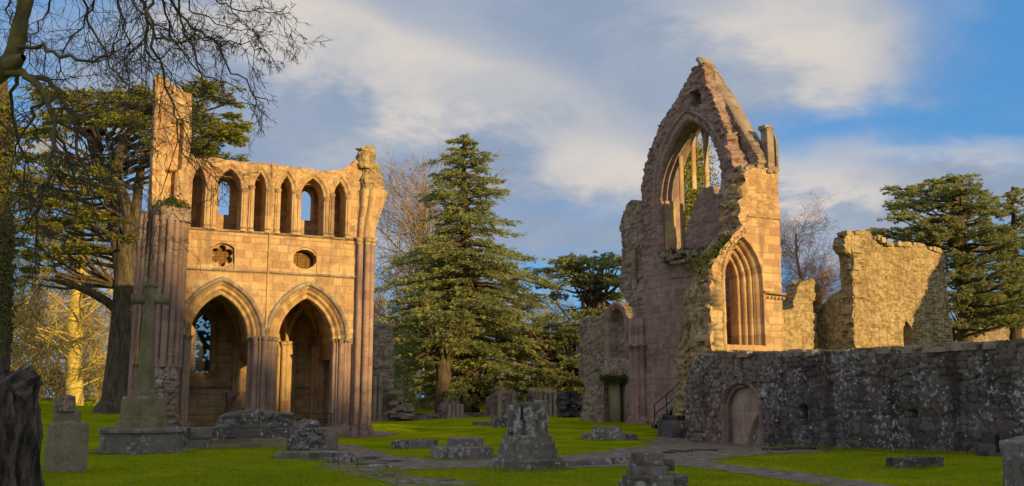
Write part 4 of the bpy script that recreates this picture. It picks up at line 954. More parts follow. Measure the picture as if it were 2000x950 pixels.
UN = 22.6
def nave_wall():
    T = thing('nave_wall', 'long low blackened stone wall with a blocked doorway on the right of the lawn', 'wall', (UN+.5, 22, .1))
    top = pxu([(1338, 800), (1336, 760), (1348, 722), (1366, 694), (1395, 687), (1440, 690), (1490, 688), (1520, 694), (1560, 690), (1640, 686), (1720, 683), (1800, 680), (1880, 676), (1940, 671), (2000, 668), (2120, 655), (2300, 640)], UN)
    P = [(top[0][0], -.4)]+top+[(top[-1][0], -.4)]; body = ragged(poly(P), .07, 1.8, 12, .4)
    da, db = on_u(1419, 866, UN)[0], on_u(1480, 866, UN)[0]; dc, dw = (da+db)/2, (da-db)/2
    zs = on_u(1450, 800, UN)[1]; zt = on_u(1449, 757, UN)[1]; rise = zt-zs; door = arch_open(dc, dw, zs, rise, -1)
    split = on_u(1508, 800, UN)[0]
    na, nb = on_u(1563, 800, UN)[0], on_u(1577, 800, UN)[0]; nz0, nz1 = on_u(1570, 832, UN)[1], on_u(1570, 800, UN)[1]
    niche = arch_open((na+nb)/2, (na-nb)/2, nz1, .18, nz0)
    ha, hz0 = on_u(1773, 817, UN); hb, hz1 = on_u(1789, 801, UN); hole = poly([(ha, hz0), (hb, hz0), (hb, hz1), (ha, hz1)])
    ba, bb = on_u(1664, 850, UN)[0], on_u(1700, 850, UN)[0]; bz = on_u(1680, 800, UN)[1]
    left = lambda h, z: np.minimum(body(h, z), h-split); right = lambda h, z: np.minimum(body(h, z), split-h)
    soot = lambda h, z: sst(split+2.3, split-1.2, h+.9*fbm(h*.8, z*.8, 44, 3)+.35*(z-1.5))*(1-.5*sst(1.7, 2.9, z+.5*fbm(h, z, 46, 3)))
    relief('u', UN, (split-.05, top[1][0]+.5, -.3, 3.7), .04, minus(left, lambda h, z: door(h, z)+.20), RUB(91, 1.0), 1.0, bulge=.12,
           extra=lambda h, z: -.05*sst(-.5, 0, door(h, z)), third=soot).obj('wall_end', NAVE, T)
    def ex(h, z):
        r = -.35*sst(0, .04, hole(h, z))-.3*sst(0, .05, niche(h, z))+.10*sst(0, .06, np.minimum(np.minimum(ba-h, h-bb), bz-z))
        return r+.07*sst(.06, .12, -niche(h, z))*0
    mD, mS = RUB(92, .9), Rubble(93, 1.05, .018, .022)
    def mas(h, z):
        x, y = mS(h, z), mD(h, z); k = sst(1.5, 2.3, z+.5*fbm(h*.7, z*.7, 5)); return tuple(p*(1-k)+q*k for p, q in zip(x, y))
    relief('u', UN, (10.5, split+.05, -.3, 3.9), .04, right, mas, 1.0, bulge=.10, extra=ex, third=soot).obj('wall_length', NAVE, T)
    sweep('u', UN, dc, dw, zs, rise, [(0, -.5), (0, -.22), (.05, -.18), (.06, -.10), (.10, -.08), (.11, -.02), (.13, .02), (.25, .03), (.28, -.05)], 9, -.1, 7).obj('door_arch', RUBWALL, T)
    tooth = M()                                                       # small toothed ornament round the left side of the arch
    h, z = arch_path(dc, dw, zs, rise, .045, 9, .05)
    for i in range(len(h)):
        for f in (0, .33, .67):
            if i+1 < len(h) and h[i] > dc-.1:
                hh, zz = h[i]*(1-f)+h[i+1]*f, z[i]*(1-f)+z[i+1]*f; stone(tooth, (UN+.17, hh, zz-.045), (.12, .08, .09), 0, 40+i, 2, .6, .1)
    tooth.obj('ornament', PINK, T)
    la = on_u(1441, 866, UN+.3)[0]; lz = on_u(1478, 806, UN+.3)[1]
    def exi(h, z): return -.22*sst(0, .05, np.minimum(np.minimum(la-h, h-(db-.3)), lz-.95*np.maximum(0, (h-db-.05))**2*1.6-z))
    inf = relief('u', UN+.30, (db-.1, da+.1, -.3, zt+.1), .05, lambda h, z: door(h, z)+.06, Masonry(94, (.24, .34), (.4, .7), .01, .006, .008, .02), .5, extra=exi).obj('door_blocking', GREYASH, T)
    pv, pz = on_u(1468, 855, UN+.45); m = M(); m.add(box_v(UN+.45, UN+.475, pv-.17, pv+.17, pz-.08, pz+.08), BOXQ); pl = m.obj('plaque', WHITE, T)
    m = M()
    for r_ in (-.035, .03):
        for k in range(5): m.add(box_v(UN+.443, UN+.449, pv-.13+k*.055, pv-.13+k*.055+.035, pz+r_-.018, pz+r_+.018), BOXQ)
    m.obj('lettering', LETTER, pl)
    rs = np.random.default_rng(12); m = M()
    for k in range(150):                                              # loose coping stones along the top
        px = rs.uniform(1372, 2060); v_ = None
        tv = np.interp(px, [1372, 1480, 1640, 1800, 2000, 2120], [688, 691, 686, 680, 668, 655]); v_, z_ = on_u(px, tv, UN)
        stone(m, (UN+rs.uniform(.05, .95), v_, z_-.14), (rs.uniform(.22, .5), rs.uniform(.25, .6), rs.uniform(.14, .26)), rs.uniform(-.3, .3), 1200+k, 3, .4, .12)
    m.obj('coping_stones', RUBBLE, T)
    m = M()
    for k, (px, py, s) in enumerate(((1936, 858, .42), (1972, 856, .40), (1934, 876, .52), (1975, 880, .45), (1950, 893, .55), (1925, 890, .4))):
        v_, z_ = on_u(px, py, UN-.2); stone(m, (UN-.12, v_, z_-.12), (.42, s, .24), 0, 60+k, 6, .25, .07)
    m.obj('projecting_stones', DARKRUB, T)
    m = M(); n = 4200; c = np.zeros((n, 3))
    for i in range(n):
        px = rs.choice([1385, 1450, 1500, 1560, 1610, 1670, 1740, 1820, 1880, 1960])+rs.normal(0, 16); tv = np.interp(px, [1372, 1480, 1640, 1800, 2000, 2120], [686, 689, 684, 678, 666, 653]); v_, z_ = on_u(px, tv, UN)
        c[i] = (UN+rs.uniform(-.04, .7), v_, z_+rs.normal(-.01, .035))
    leaves(m, c, rs.normal(0, 1, (n, 3)), rs.normal(0, 1, (n, 3)), rs.uniform(.025, .055, n), .035, rs.random(n)); m.obj('wall_moss', MOSSLEAF, T)
RUBWALL = stone_mat('brown_rubble_wall', (.20, .14, .12), (.30, .22, .19), (.075, .06, .058), lichen_col=(.34, .35, .34), lichen=.5, stain=.6, moss=.85, mortar=(.07, .055, .05), bump=.65)
NAVE = stone_mat('nave_wall_masonry', (.16, .122, .10), (.26, .205, .17), (.055, .048, .044), lichen_col=(.36, .38, .38), lichen=.85, lth=.57, stain=.7, moss=.85, mortar=(.03, .026, .025), bump=.7, alt=((.048, .048, .047), (.14, .133, .125), (.014, .015, .016)))
GREYASH = stone_mat('pale_blocking_stone', (.34, .27, .20), (.40, .33, .26), (.20, .15, .12), lichen=.15, stain=.6, moss=.3, mortar=(.25, .2, .16), bump=.25)
nave_wall()

# ------------------------------------------------------------------ ruins farther off
def far_ruins():
    T = thing('shadow_gable', 'unseen broken gable added to cast the diagonal shadow on the broad sunlit wall', 'ruin', (62, 20, 0))
    relief('v', 20.0, (55.6, 68, -.2, 18.4), .25, ragged(poly([(56.2, -.1), (56.3, 9.6), (60.2, 15.7), (61.8, 18.0), (64.5, 14), (67.5, 9.5), (67.5, -.1)]), .2, .8, 3, .5), RUB(99, 2.0), 1.0).obj('masonry', GOLDRUB, T)  # added out of view on the right, outlined to throw that slanting shadow
    VL = 45.0
    T = thing('roofless_range_wall', 'broad sunlit rubble wall with a jagged top and a diagonal shadow, on the right', 'ruin', (49, VL, 0))
    out = [(1668, 800), (1666, 560), (1662, 500), (1650, 478), (1652, 460), (1672, 452), (1700, 452), (1705, 468), (1720, 478), (1740, 474), (1765, 478), (1790, 478), (1815, 486), (1830, 492), (1845, 498), (1850, 560), (1858, 640), (1862, 800)]
    P = pxv(out, VL); d = poly(pxv([(1762, 690), (1780, 690), (1778, 640), (1768, 626), (1762, 640)], VL))
    mr = Rubble(101, .95, .05, .09); sc = lambda h, z: .12*sst(0, .1, 6.6+.03*(h-45)-z)
    relief('v', VL, (P[0][0]-.9, P[-1][0]+.3, 2.5, 12.6), .06, minus(ragged(poly(P), .16, 1.4, 6, 3), d), mr, 1.0, extra=sc, bulge=.05, jag=(poly(P), .35)).obj('west_face', GOLDRUB, T)
    uL = P[2][0]+.05
    out = [(1668, 800), (1668, 500), (1656, 470), (1648, 462), (1645, 480), (1650, 510), (1645, 540), (1648, 560), (1630, 572), (1612, 590), (1595, 606), (1588, 620), (1586, 800)]
    P = pxu(out, uL); relief('u', uL, (min(p[0] for p in P)-.2, max(p[0] for p in P)+.2, 0, 12.8), .085, ragged(poly(P), .12, 1.3, 7, 3), Rubble(102, .95, .05, .08), .9, bulge=.08, jag=(poly(P), .35)).obj('north_face', GOLDRUB, T)
    m = M(); rs = np.random.default_rng(3)
    for k in range(60):
        px = rs.uniform(1652, 1845); py = np.interp(px, [1652, 1700, 1720, 1790, 1845], [456, 454, 478, 480, 497]); u_, z_ = on_v(px, py, VL+.3); stone(m, (u_, VL+rs.uniform(-.05, .8), z_-.15), (rs.uniform(.3, .6), rs.uniform(.3, .6), rs.uniform(.2, .35)), rs.uniform(-.3, .3), 60+k, 3, .4, .12)
    m.obj('loose_stones', GOLDRUB, T)
    V2 = 47.5
    T = thing('broken_wall_stub', 'small broken rubble tower between the tall gable corner and the broad sunlit wall', 'ruin', (42, V2, 0))
    out = [(1510, 800), (1512, 612), (1530, 606), (1548, 604), (1556, 580), (1560, 552), (1572, 548), (1586, 546), (1600, 556), (1608, 575), (1606, 600), (1596, 612), (1600, 800)]
    P = pxv(out, V2); hol = poly(pxv([(1588, 612), (1598, 612), (1598, 590), (1588, 586)], V2))
    relief('v', V2, (P[0][0]-.3, P[-1][0]+.6, 0, 9.6), .08, minus(ragged(poly(P), .15, 1.3, 9, 3), hol), Rubble(103, .95, .06, .09), 1.1, bulge=.15, jag=(poly(P), .35)).obj('west_face', GOLDRUB, T)
    u_ = 36.6; out = [(1512, 800), (1510, 600), (1524, 605), (1545, 612), (1570, 620), (1590, 650), (1592, 800)]
    V3 = 56
    T = thing('boundary_wall', 'low grey rubble wall with a small arch at the right edge of the picture', 'wall', (70, V3, 0))
    out = [(1850, 800), (1850, 628), (1900, 627), (1950, 630), (2040, 632), (2100, 640), (2100, 800)]; P = pxv(out, V3)
    a = on_v(1882, 665, V3); ao = arch_open(a[0], .55, a[1]-.1, .5, -2)
    relief('v', V3, (P[0][0]-.3, P[-1][0], 0, 9), .12, minus(ragged(poly(P), .1, 1, 3, 3), lambda h, z: ao(h, z)-5), RUB(104, 1.2), .9, bulge=.2, extra=lambda h, z: -.5*sst(0, .1, ao(h, z))).obj('wall_face', RUBBLE, T)
    # the east end of the church, beyond the lawn
    VF = 60.0
    def frag(name, label, pts, v, mat, seed, cell=.07, thick=1.0, loc=None, k=1.0, extra=None):
        P = pxv(pts, v); T = thing(name, label, 'ruin', (P[0][0], v, .3))
        relief('v', v, (min(p[0] for p in P)-.2, max(p[0] for p in P)+.2, -.1, max(p[1] for p in P)+.3), cell, ragged(poly(P), .09, 1.8, seed, .5), RUB(seed+3, k), thick, bulge=.2, extra=extra, jag=(poly(P), .3)).obj('masonry', mat, T)
        return T, P
    T, P = frag('wall_fragment', 'tall grey rubble fragment standing just right of the golden corner pier', [(712, 830), (712, 640), (735, 634), (758, 633), (766, 645), (770, 700), (768, 760), (772, 830)], VF, RUBBLE, 111)
    m = M(); rs = np.random.default_rng(14)
    for k in range(80):
        f = rs.random(); x, z = on_v(766+38*f, 800, VF-.4); top = on_v(768, 755, VF)[1]*(1-f)+on_v(805, 802, VF)[1]*f; stone(m, (x, VF-.4+rs.uniform(-.4, .6), .3+(top-.45)*rs.random()), (rs.uniform(.3, .6), rs.uniform(.3, .6), rs.uniform(.15, .3)), rs.uniform(-.4, .4), 140+k, 3, .4, .12)
    m.obj('rubble_slope', RUBBLE, T)
    x = [on_v(q, 780, VF-.3)[0] for q in (722, 733, 744)]
    for xx in x: m = M(); loft((xx, VF-.12), ngon(10, .17), [(.2, 1), (3.0, 1)], 6, m, .5); m.obj('shaft', RUBBLE, T)
    T, P = frag('low_wall', 'long low wall of dark stone across the far side of the lawn', [(700, 840), (700, 806), (760, 806), (850, 809), (905, 808), (960, 804), (1010, 808), (1100, 800), (1150, 796), (1150, 840)], VF-.3, RUBWALL, 113, thick=.8)
    for nm, lb, pts, sd, nsh in (('pier_stub', 'short fluted pier stub left of the two cedar trunks on the far low wall', [(862, 830), (866, 800), (874, 786), (880, 781), (898, 782), (906, 800), (910, 830)], 115, 4),
                            ('pier_stub', 'stepped block of ruined wall right of the dark cedar trunk on the far low wall', [(958, 830), (960, 800), (962, 778), (972, 770), (976, 758), (988, 756), (992, 764), (1004, 762), (1010, 778), (1013, 830)], 117, 2),
                            ('pier_stub', 'square topped pier stub just behind the tall compound pier base', [(1038, 830), (1040, 762), (1060, 758), (1088, 759), (1092, 790), (1094, 830)], 119, 4)):
        T, P = frag(nm, lb, pts, VF-.6, RUBWALL, sd, thick=.9)
        T['group'] = 'ruined pier stubs along the far low wall'
        xs = [p[0] for p in P]
        for k in range(nsh):
            m = M(); loft((min(xs)+(max(xs)-min(xs))*(.30+.5*k/max(1, nsh-1)), VF-.66), ngon(9, .15), [(.2, 1.3), (.6, 1.0), (max(p[1] for p in P)*.82, 1)], 6+k, m, .5); m.obj('shaft', RUBBLE, T)
    T = thing('rubble_wall', 'low broken heap of rubble wall between the far pier stub and the chapel doorway', 'ruin', (27, VF-1, .3)); m = M()
    for k in range(120):
        px = rs.uniform(1092, 1142); x, z = on_v(px, 800, 56); top = on_v(px, np.interp(px, [1092, 1115, 1142], [772, 768, 790]), 56)[1]; stone(m, (x, 56+rs.uniform(-.4, .4), .2+(top-.3)*rs.random()), (rs.uniform(.3, .6), rs.uniform(.3, .6), rs.uniform(.15, .3)), rs.uniform(-.4, .4), 240+k, 3, .4, .12)
    m.obj('masonry', DARKRUB, T)
far_ruins()
#@@OBJECTS
# ------------------------------------------------------------------ stones, crosses and small things on the lawn
RTV = np.array([_rt[0], _rt[1], 0]); FWV = np.array([_fw[0], _fw[1], 0])
def chamfer(a, b, c, n=4):
    P = [(-a, -b+c), (-a+c, -b), (a-c, -b), (a, -b+c), (a, b-c), (a-c, b), (-a+c, b), (-a, b-c)]; r = []
    for (x0, y0), (x1, y1) in zip(P, P[1:]+P[:1]):
        for i in range(n): r.append((x0+(x1-x0)*i/n, y0+(y1-y0)*i/n))
    return np.array(r)
def rot(ft, a): c, s = math.cos(a), math.sin(a); return np.stack([ft[:, 0]*c-ft[:, 1]*s, ft[:, 0]*s+ft[:, 1]*c], -1)
def upright_slab(m, base, pts, thick, seed, yaw=0.0, lean=0.0, tint=.5, cell=.035, relief_=.012):
    """an upright slab of outline pts [(x, z)] in metres about its base point, its broad face towards the viewer"""
    f = poly(pts); xs = [p[0] for p in pts]; zs = [p[1] for p in pts]; q = M()
    mas = lambda h, z: (relief_*fbm(h*5, z*5, seed, 3)-.02*sst(.05, 0, f(h, z)), tint+.3*fbm(h*1.5, z*1.5, seed+3), np.ones(np.shape(h)))
    relief('v', 0, (min(xs)-.03, max(xs)+.03, min(zs), max(zs)+.03), cell, f, mas, thick, m=q, sidecell=.1)
    a = -YAW+yaw; c, s = math.cos(a), math.sin(a)
    for i, V in enumerate(q.v):
        y = V[:, 1]+V[:, 2]*lean; q.v[i] = np.stack([base[0]+V[:, 0]*c-y*s, base[1]+V[:, 0]*s+y*c, base[2]+V[:, 2]], -1)
    return m.join(q)

def stone_cross():
    u, v, z = on_g(276, 884); T = thing('stone_cross', 'tall mossy stone cross on a stepped octagonal base, in front of the broken turret', 'cross', (u, v, z)); c = (u, v)
    m = M(); loft(c, ngon(8, 1.62, .39-YAW)*[1, 1], [(z-.3, 1), (z+.07, 1), (z+.085, .97)], 3, m, .5, wob=.03); m.obj('ground_slab', TOMB, T)
    m = M(); loft(c, ngon(8, 1.27, .39-YAW), [(z+.05, .97), (z+.62, .97), (z+.63, 1.03), (z+.70, 1.03), (z+.78, .96)], 4, m, .6, wob=.012); m.obj('plinth', TOMB, T)
    m = M(); ft = rot(chamfer(.60, .60, .17), -YAW*.7); loft(c, ft, [(z+.78, 1.12), (z+1.0, 1.12), (z+1.06, 1.0), (z+1.66, .97), (z+1.72, .93)], 5, m, .7); m.obj('pedestal', MOSSY, T)
    m = M(); ft = rot(chamfer(.24, .19, .08), -YAW*.7)
    loft(c, ft, [(z+1.72, 1.22), (z+1.84, 1.2), (z+1.95, 1.0), (z+4.55, .72), (z+4.95, .72)], 6, m, .8)
    loft(c, ft, [(z+4.95, .72), (z+5.16, .72), (z+5.18, .95), (z+5.26, .95), (z+5.30, .7)], 7, m, .5); m.obj('shaft', MOSSY, T)
    m = M(); a = -YAW*.7; dx, dy = math.cos(a), math.sin(a)
    for s in (-1, 1):
        P = [(s*.14, 1), (s*.46, 1.0), (s*.47, 1.18), (s*.56, 1.18)]; V = []
        for x, k in P:
            for oy, oz in ((-.12, -.14), (.12, -.14), (.12, .14), (-.12, .14)): V.append((u+dx*x-dy*oy*k, v+dy*x+dx*oy*k, z+4.78+oz*k))
        q = [(4*i+j, 4*i+(j+1) % 4, 4*i+4+(j+1) % 4, 4*i+4+j) for i in range(3) for j in range(4)]+[(12, 13, 14, 15)]
        m.add(V, q, tint=(.4, 1, .5))
    m.obj('cross_arms', MOSSY, T)
stone_cross()
def headstones():
    u, v, z = on_g(124, 922); k = .0121
    m = M(); pts = [(-39*k, -.1), (-36*k, 83*k), (-37*k, 88*k), (-32*k, 91*k), (-16*k, 92*k), (-6*k, 95*k), (2*k, 96*k), (10*k, 93*k), (20*k, 92*k), (34*k, 92*k), (38*k, 88*k), (38*k, 82*k), (39*k, -.1)]
    upright_slab(m, (u, v, z), pts, .13, 5, .10, .03); o = m.obj('headstone', GRAVE); tag(o, 'pale green streaked headstone with square shoulders standing in the left lawn', 'headstone')
    u, v, z = on_g(120, 893); k = .0152
    T = thing('headstone', 'narrow reddish headstone with a crumbling lichened cap, just behind the pale green one', 'headstone', (u, v, z)); m = M()
    upright_slab(m, (u, v, z), [(-24*k, -.1), (-21*k, 85*k), (26*k, 86*k), (27*k, -.1)], .2, 7, .1); m.obj('slab', GRAVE, T)
    m = M(); rubble_mass(m, (u-.02, v+.1), .36, .17, z+85*k, z+112*k, lambda f: 1.0-.25*f, 5, .5, .035, top=.12, rz=-YAW); m.obj('crumbling_cap', RUBBLE, T)
    b = at(52, 868, 21.5); z = float(gzn(b[0], b[1])); k = .0114; m = M()
    P = [(-17*k, -.1)]+[(-19*k+0*t, 45*k) for t in (0,)]+[(20*k*math.cos(t)-1*k, (50+29*math.sin(t))*k) for t in np.linspace(math.pi, 0, 11)]+[(13*k, -.1)]
    upright_slab(m, (b[0], b[1], z), P, .16, 9, -.2, .06); tag(m.obj('headstone', OLDTRUNK), 'dark round topped headstone half hidden behind the rotten tree stump', 'headstone')
headstones()
def old_stump():
    b = at(-62, 950, 8.0); T = thing('tree_stump', 'dark gnarled old tree stump at the lower left corner', 'tree stump', (b[0], b[1], 0))
    m = M(); n, nz = 220, 150; th = np.linspace(0, 2*math.pi, n, endpoint=False); zs = np.linspace(-.2, 1.86, nz); T2, Z = np.meshgrid(th, zs)
    cx, cy = np.cos(T2), np.sin(T2)
    fl = np.exp(-np.maximum(Z-.0, 0)*2.4)*.22
    rr = .50+fl*(1+.8*fbm(cx*2.4+1, cy*2.4, 4, 2))+.16*fbm3(cx*2.1, cy*2.1, Z*.9, 3, 4)+.07*fbm(T2*6+Z*.8, Z*1.4, 8, 4)+.06*np.abs(fbm(T2*9+Z, Z*2.1, 11, 3))-.05*np.abs(fbm(cx*9+Z*.6, cy*9, 14, 3))+.025*fbm(cx*22, cy*22+Z*9, 15, 3)-.12*sst(1.3, 1.9, Z)*vn(T2*3, Z*3, 5)
    Z2 = Z+sst(1.2, 1.86, Z)*.35*fbm(cx*2.5, cy*2.5, 9, 3)
    V = np.stack([b[0]+rr*cx, b[1]+rr*cy, Z2], -1).reshape(-1, 3); i, j = np.meshgrid(np.arange(n), np.arange(nz-1)); a = (j*n+i).ravel(); bq = (j*n+(i+1) % n).ravel()
    m.add(V, np.stack([a, bq, bq+n, a+n], -1)); k = m.n; m.add([(b[0], b[1], 1.7)], []); m.t.append(np.array([((nz-1)*n+q, (nz-1)*n+(q+1) % n, k) for q in range(n)]))
    m.obj('trunk', OLDTRUNK, T)
    m = M(); rs = np.random.default_rng(7)
    for k in range(7):
        a = rs.uniform(0, 6.28); p = np.array([b[0]+.5*math.cos(a), b[1]+.5*math.sin(a), .12]); d = np.array([math.cos(a), math.sin(a), 0])
        tube(m, [p+[0, 0, .2], p+d*.25, p+d*.55+[0, 0, -.12], p+d*.8+[0, 0, -.28]], [.13, .11, .08, .04], 7, bump=.5, seed=k)
    m.obj('roots', OLDTRUNK, T)
old_stump()
def tomb_walls():
    T = thing('tomb_wall', 'low lichen speckled tomb wall on a pale plinth in front of the two arches', 'wall', (6.5, 34.3, 0)); v0 = 34.0
    u0, u1 = on_v(352, 860, v0)[0], on_v(566, 860, v0)[0]
    z1, z2 = on_v(460, 858, v0)[1], on_v(460, 828, v0)[1]
    m = M(); relief('v', v0-.04, (u0+.9, u1-.1, -.2, z1), .05, poly([(u0+.95, -.3), (u1-.1, -.3), (u1-.1, z1), (u0+.95, z1)]), Masonry(5, (.28, .34), (.8, 1.2), 0, .01, .02, .04), 1.0, m=m); m.obj('plinth', MOSSY, T)
    m = M(); m2 = Masonry(6, (.30, .36), (.8, 1.4), .01, .02, .02, .04); relief('v', v0, (u0-.2, u1, -.2, z2+.2), .045, ragged(poly([(u0, -.3), (u1-.02, -.3), (u1-.02, z2), (u0+1.3, z2-.02), (u0+1.2, z2-.12), (u0, z2-.14)]), .04, 2, 4, .3), m2, 1.0, m=m); m.obj('wall', TOMB, T)
    m = M(); ua, ub = on_v(424, 815, v0+.5)[0], on_v(586, 815, v0+.5)[0]; rubble_mass(m, ((ua+ub)/2, v0+.6), (ub-ua)/2, .5, z2-.1, on_v(500, 808, v0+.5)[1], lambda f: 1-.06*f, 8, .75, .05, top=.14, pw=6); m.obj('rubble_capping', TOMB, T)
    u, v, z = on_g(604, 884); T = thing('rubble_pier', 'stepped lump of ruined rubble wall at the right end of the tomb wall', 'ruin', (u, v, z)); m = M()
    rubble_mass(m, (u-.05, v+.35), .55, .55, z-.2, z+.86, lambda f: 1.05-.3*f, 11, .7, .04, top=.25)
    rubble_mass(m, (u+.50, v+.25), .40, .45, z-.2, z+.55, lambda f: 1.05-.2*f, 12, .7, .04, top=.2); m.obj('core', TOMB, T)
    m = M(); stone(m, (u+.68, v+.0, z+.0), (.42, .40, .50), -.2, 3, 8, .2, .05); stone(m, (u+.25, v+.2, z+.5), (.5, .45, .2), .3, 9, 6, .25, .07); m.obj('dressed_blocks', TOMB, T)
    for px, py, sx, sy, h, sd in ((590, 893, 1.5, .7, .16, 1), (640, 897, 1.1, .7, .20, 2), (665, 905, .8, .5, .14, 3), (700, 898, 1.2, .5, .10, 4)):
        u, v, z = on_g(px, py); m = M(); stone(m, (u, v, z-.05), (sx, sy, h+.05), -YAW+.25, 40+sd, 9, .2, .06)
        tag(m.obj('flat_slab', TOMB), ['long flat grey slab in the grass below the stepped rubble lump', 'square ended flat slab touching the right foot of the stepped rubble lump', 'small low slab beside the iron hoops', 'thin flat slab between the gravel path and the stepped rubble lump'][sd-1], 'slab')
    for i, (x0, x1, y0) in enumerate(((651, 661, 908), (687, 698, 912))):
        m = M(); a, b = on_g(x0, y0-6), on_g(x1, y0+3)
        tube(m, [(a[0], a[1], a[2]-.05), (a[0], a[1], a[2]+.22), ((a[0]+b[0])/2, (a[1]+b[1])/2, a[2]+.25), (b[0], b[1], b[2]+.22), (b[0], b[1], b[2]-.05)], .012, 6)
        o = m.obj('iron_hoop', IRON); tag(o, ['low dark iron hoop nearer the stepped rubble lump', 'low dark iron hoop nearer the worn slabs of the path'][i], 'hoop')
tomb_walls()
def path_slabs():
    rs = np.random.default_rng(21)
    spots = [(722, 908, .8), (745, 915, .6), (765, 903, .9), (730, 925, .5), (748, 933, .45), (795, 938, .55), (812, 945, .7), (838, 943, .8), (868, 946, .9), (893, 949, .7), (775, 922, .5), (800, 912, .8)]
    for px, py, s in spots:
        u, v, z = on_g(px, py); m = M(); stone(m, (u, v, z-.06), (s*rs.uniform(.8, 1.2), s*.6, .06+rs.uniform(.03, .08)), rs.uniform(-.9, .5), int(rs.integers(1, 900)), 8, .45, .16)
        tag(m.obj('flat_stone', TOMB), 'flat worn stone half sunk in the turf along the near side of the path', 'stone', 'flat stones along the path edge')
path_slabs()
def column_bases():
    def T_(n, l, px, py): u, v, z = on_g(px, py); return thing(n, l, 'column base', (u, v, z), 'ruined column bases on the lawn'), u, v, z
    # long low drum
    T, u, v, z = T_('column_base', 'long low mossy ring of stones on the lawn left of the stepped base', 815, 877); m = M(); rs = np.random.default_rng(2)
    for k in range(13):
        a = k/13*6.28; stone(m, (u+.58*math.cos(a), v+.30+.42*math.sin(a), z-.08), (.44, .36, .36), a+1.57, 20+k, 6, .25, .06)
    loft((u, v+.3), ngon(16, .55)*[1, .75], [(z-.1, 1), (z+.24, 1), (z+.26, .9)], 3, m, .5, wob=.1); m.obj('drum', TOMB, T)
    # two steps
    T, u, v, z = T_('column_base', 'two stepped octagonal stone base left of the tall compound pier base', 914, 897); a = -.05
    m = M(); loft((u, v+.45), rot(chamfer(.80, .66, .28), a), [(z-.2, 1.04), (z+.05, 1.04), (z+.06, 1), (z+.30, 1), (z+.34, .93)], 5, m, .5, wob=.02); m.obj('lower_step', TOMB, T)
    m = M(); loft((u+.12, v+.5), rot(chamfer(.46, .42, .14), a), [(z+.33, 1), (z+.54, .98), (z+.57, .9)], 6, m, .5, wob=.04); m.obj('upper_step', TOMB, T)
    # the tall compound pier
    T, u, v, z = T_('column_base', 'tall broken compound pier base with moulded steps in the middle foreground', 1054, 922); a = .12; c = (u, v+.62)
    m = M(); loft(c, rot(chamfer(.78, .74, .36), a), [(z-.3, 1.1), (z+.02, 1.1), (z+.03, 1), (z+.24, 1), (z+.29, .97)], 7, m, .5, wob=.015); m.obj('plinth', TOMB, T)
    m = M(); loft(c, rot(chamfer(.64, .60, .30), a), [(z+.28, 1), (z+.48, 1), (z+.50, .95), (z+.62, .93), (z+.70, .90), (z+.73, .84), (z+.78, .86), (z+.82, .80)], 8, m, .5, wob=.012); m.obj('base_moulding', TOMB, T)
    ft = union_circles([(0, 0, .32)]+[(.36*math.cos(t), .36*math.sin(t), .12) for t in np.arange(8)*.785+.39+a], 80)
    m = M(); loft(c, ft, [(z+.80, 1.04), (z+1.15, 1.0), (z+1.17, .97)], 9, m, .5, wob=.02); m.obj('fluted_shaft', TOMB, T)
    for dx, dy, zz, sx, sy, sz, sd in ((-.36, -.08, .86, .32, .42, .66, 1), (.34, .05, 1.0, .34, .60, .62, 2), (-.02, -.20, 1.16, .34, .4, .20, 3), (-.03, .22, 1.16, .6, .5, .30, 5), (.02, -.12, 1.33, .36, .40, .22, 4), (-.12, .05, 1.45, .50, .5, .13, 6)):
        m = M(); stone(m, (c[0]+dx*math.cos(YAW)+dy*math.sin(YAW)*0, c[1]-dx*math.sin(YAW)+dy, z+zz), (sx, sy, sz), -YAW, 70+sd, 9, .14 if sd != 1 else .4, .035); m.obj('loose_block', TOMB, T)
    # nearest block
    b = at(1272, 955, 17.2); z = float(gzn(b[0], b[1])); u, v = b[0], b[1]; T = thing('column_base', 'nearest lichen covered pile of moulded blocks at the bottom edge, right of centre', 'column base', (u, v, z), 'ruined column bases on the lawn')
    for dx, dy, zz, sx, sy, sz, sd in ((-.02, .1, -.1, .98, .9, .32, 1), (-.30, -.25, .15, .36, .5, .22, 2), (.08, -.18, .18, .52, .5, .20, 3), (.44, -.05, .12, .30, .5, .26, 4), (-.06, .0, .36, .58, .62, .17, 5), (-.05, .05, .51, .54, .60, .24, 6), (.28, .2, .42, .26, .4, .2, 7)):
        m = M(); stone(m, (u+dx*math.cos(YAW)+dy*math.sin(YAW), v-dx*math.sin(YAW)+dy*math.cos(YAW), z+zz), (sx, sy, sz), -YAW+.08*(sd % 3-1), 90+sd, 10, .22, .05); m.obj('block', TOMB, T)
    # beside the stairs
    T, u, v, z = T_('column_base', 'small two layered base of broken blocks on the lawn in front of the steps', 1196, 860); rs = np.random.default_rng(5)
    for dx, sx, zz, h, sd in ((-.72, .55, 0, .26, 1), (-.2, .6, .02, .26, 2), (.35, .65, 0, .27, 3), (.85, .5, 0, .24, 4), (-.35, .55, .27, .24, 5), (.2, .6, .27, .24, 6)):
        m = M(); stone(m, (u+dx*math.cos(YAW), v+.3-dx*math.sin(YAW), z+zz-.06), (sx, .7, h+.05), -YAW, 120+sd, 8, .2, .06); m.obj('block', TOMB, T)
    # right
    T, u, v, z = T_('column_base', 'low pair of dark mossy blocks on the lawn before the blackened wall', 1795, 915)
    for dx, dy, sx, sy, h, sd in ((-.30, .1, .72, .55, .24, 1), (.34, .35, .70, .5, .25, 2)):
        m = M(); stone(m, (u+dx*math.cos(YAW)+dy*.4, v-dx*math.sin(YAW)+dy, z-.05), (sx, sy, h+.05), -YAW+.1, 140+sd, 9, .22, .06); m.obj('block', DARKRUB, T)
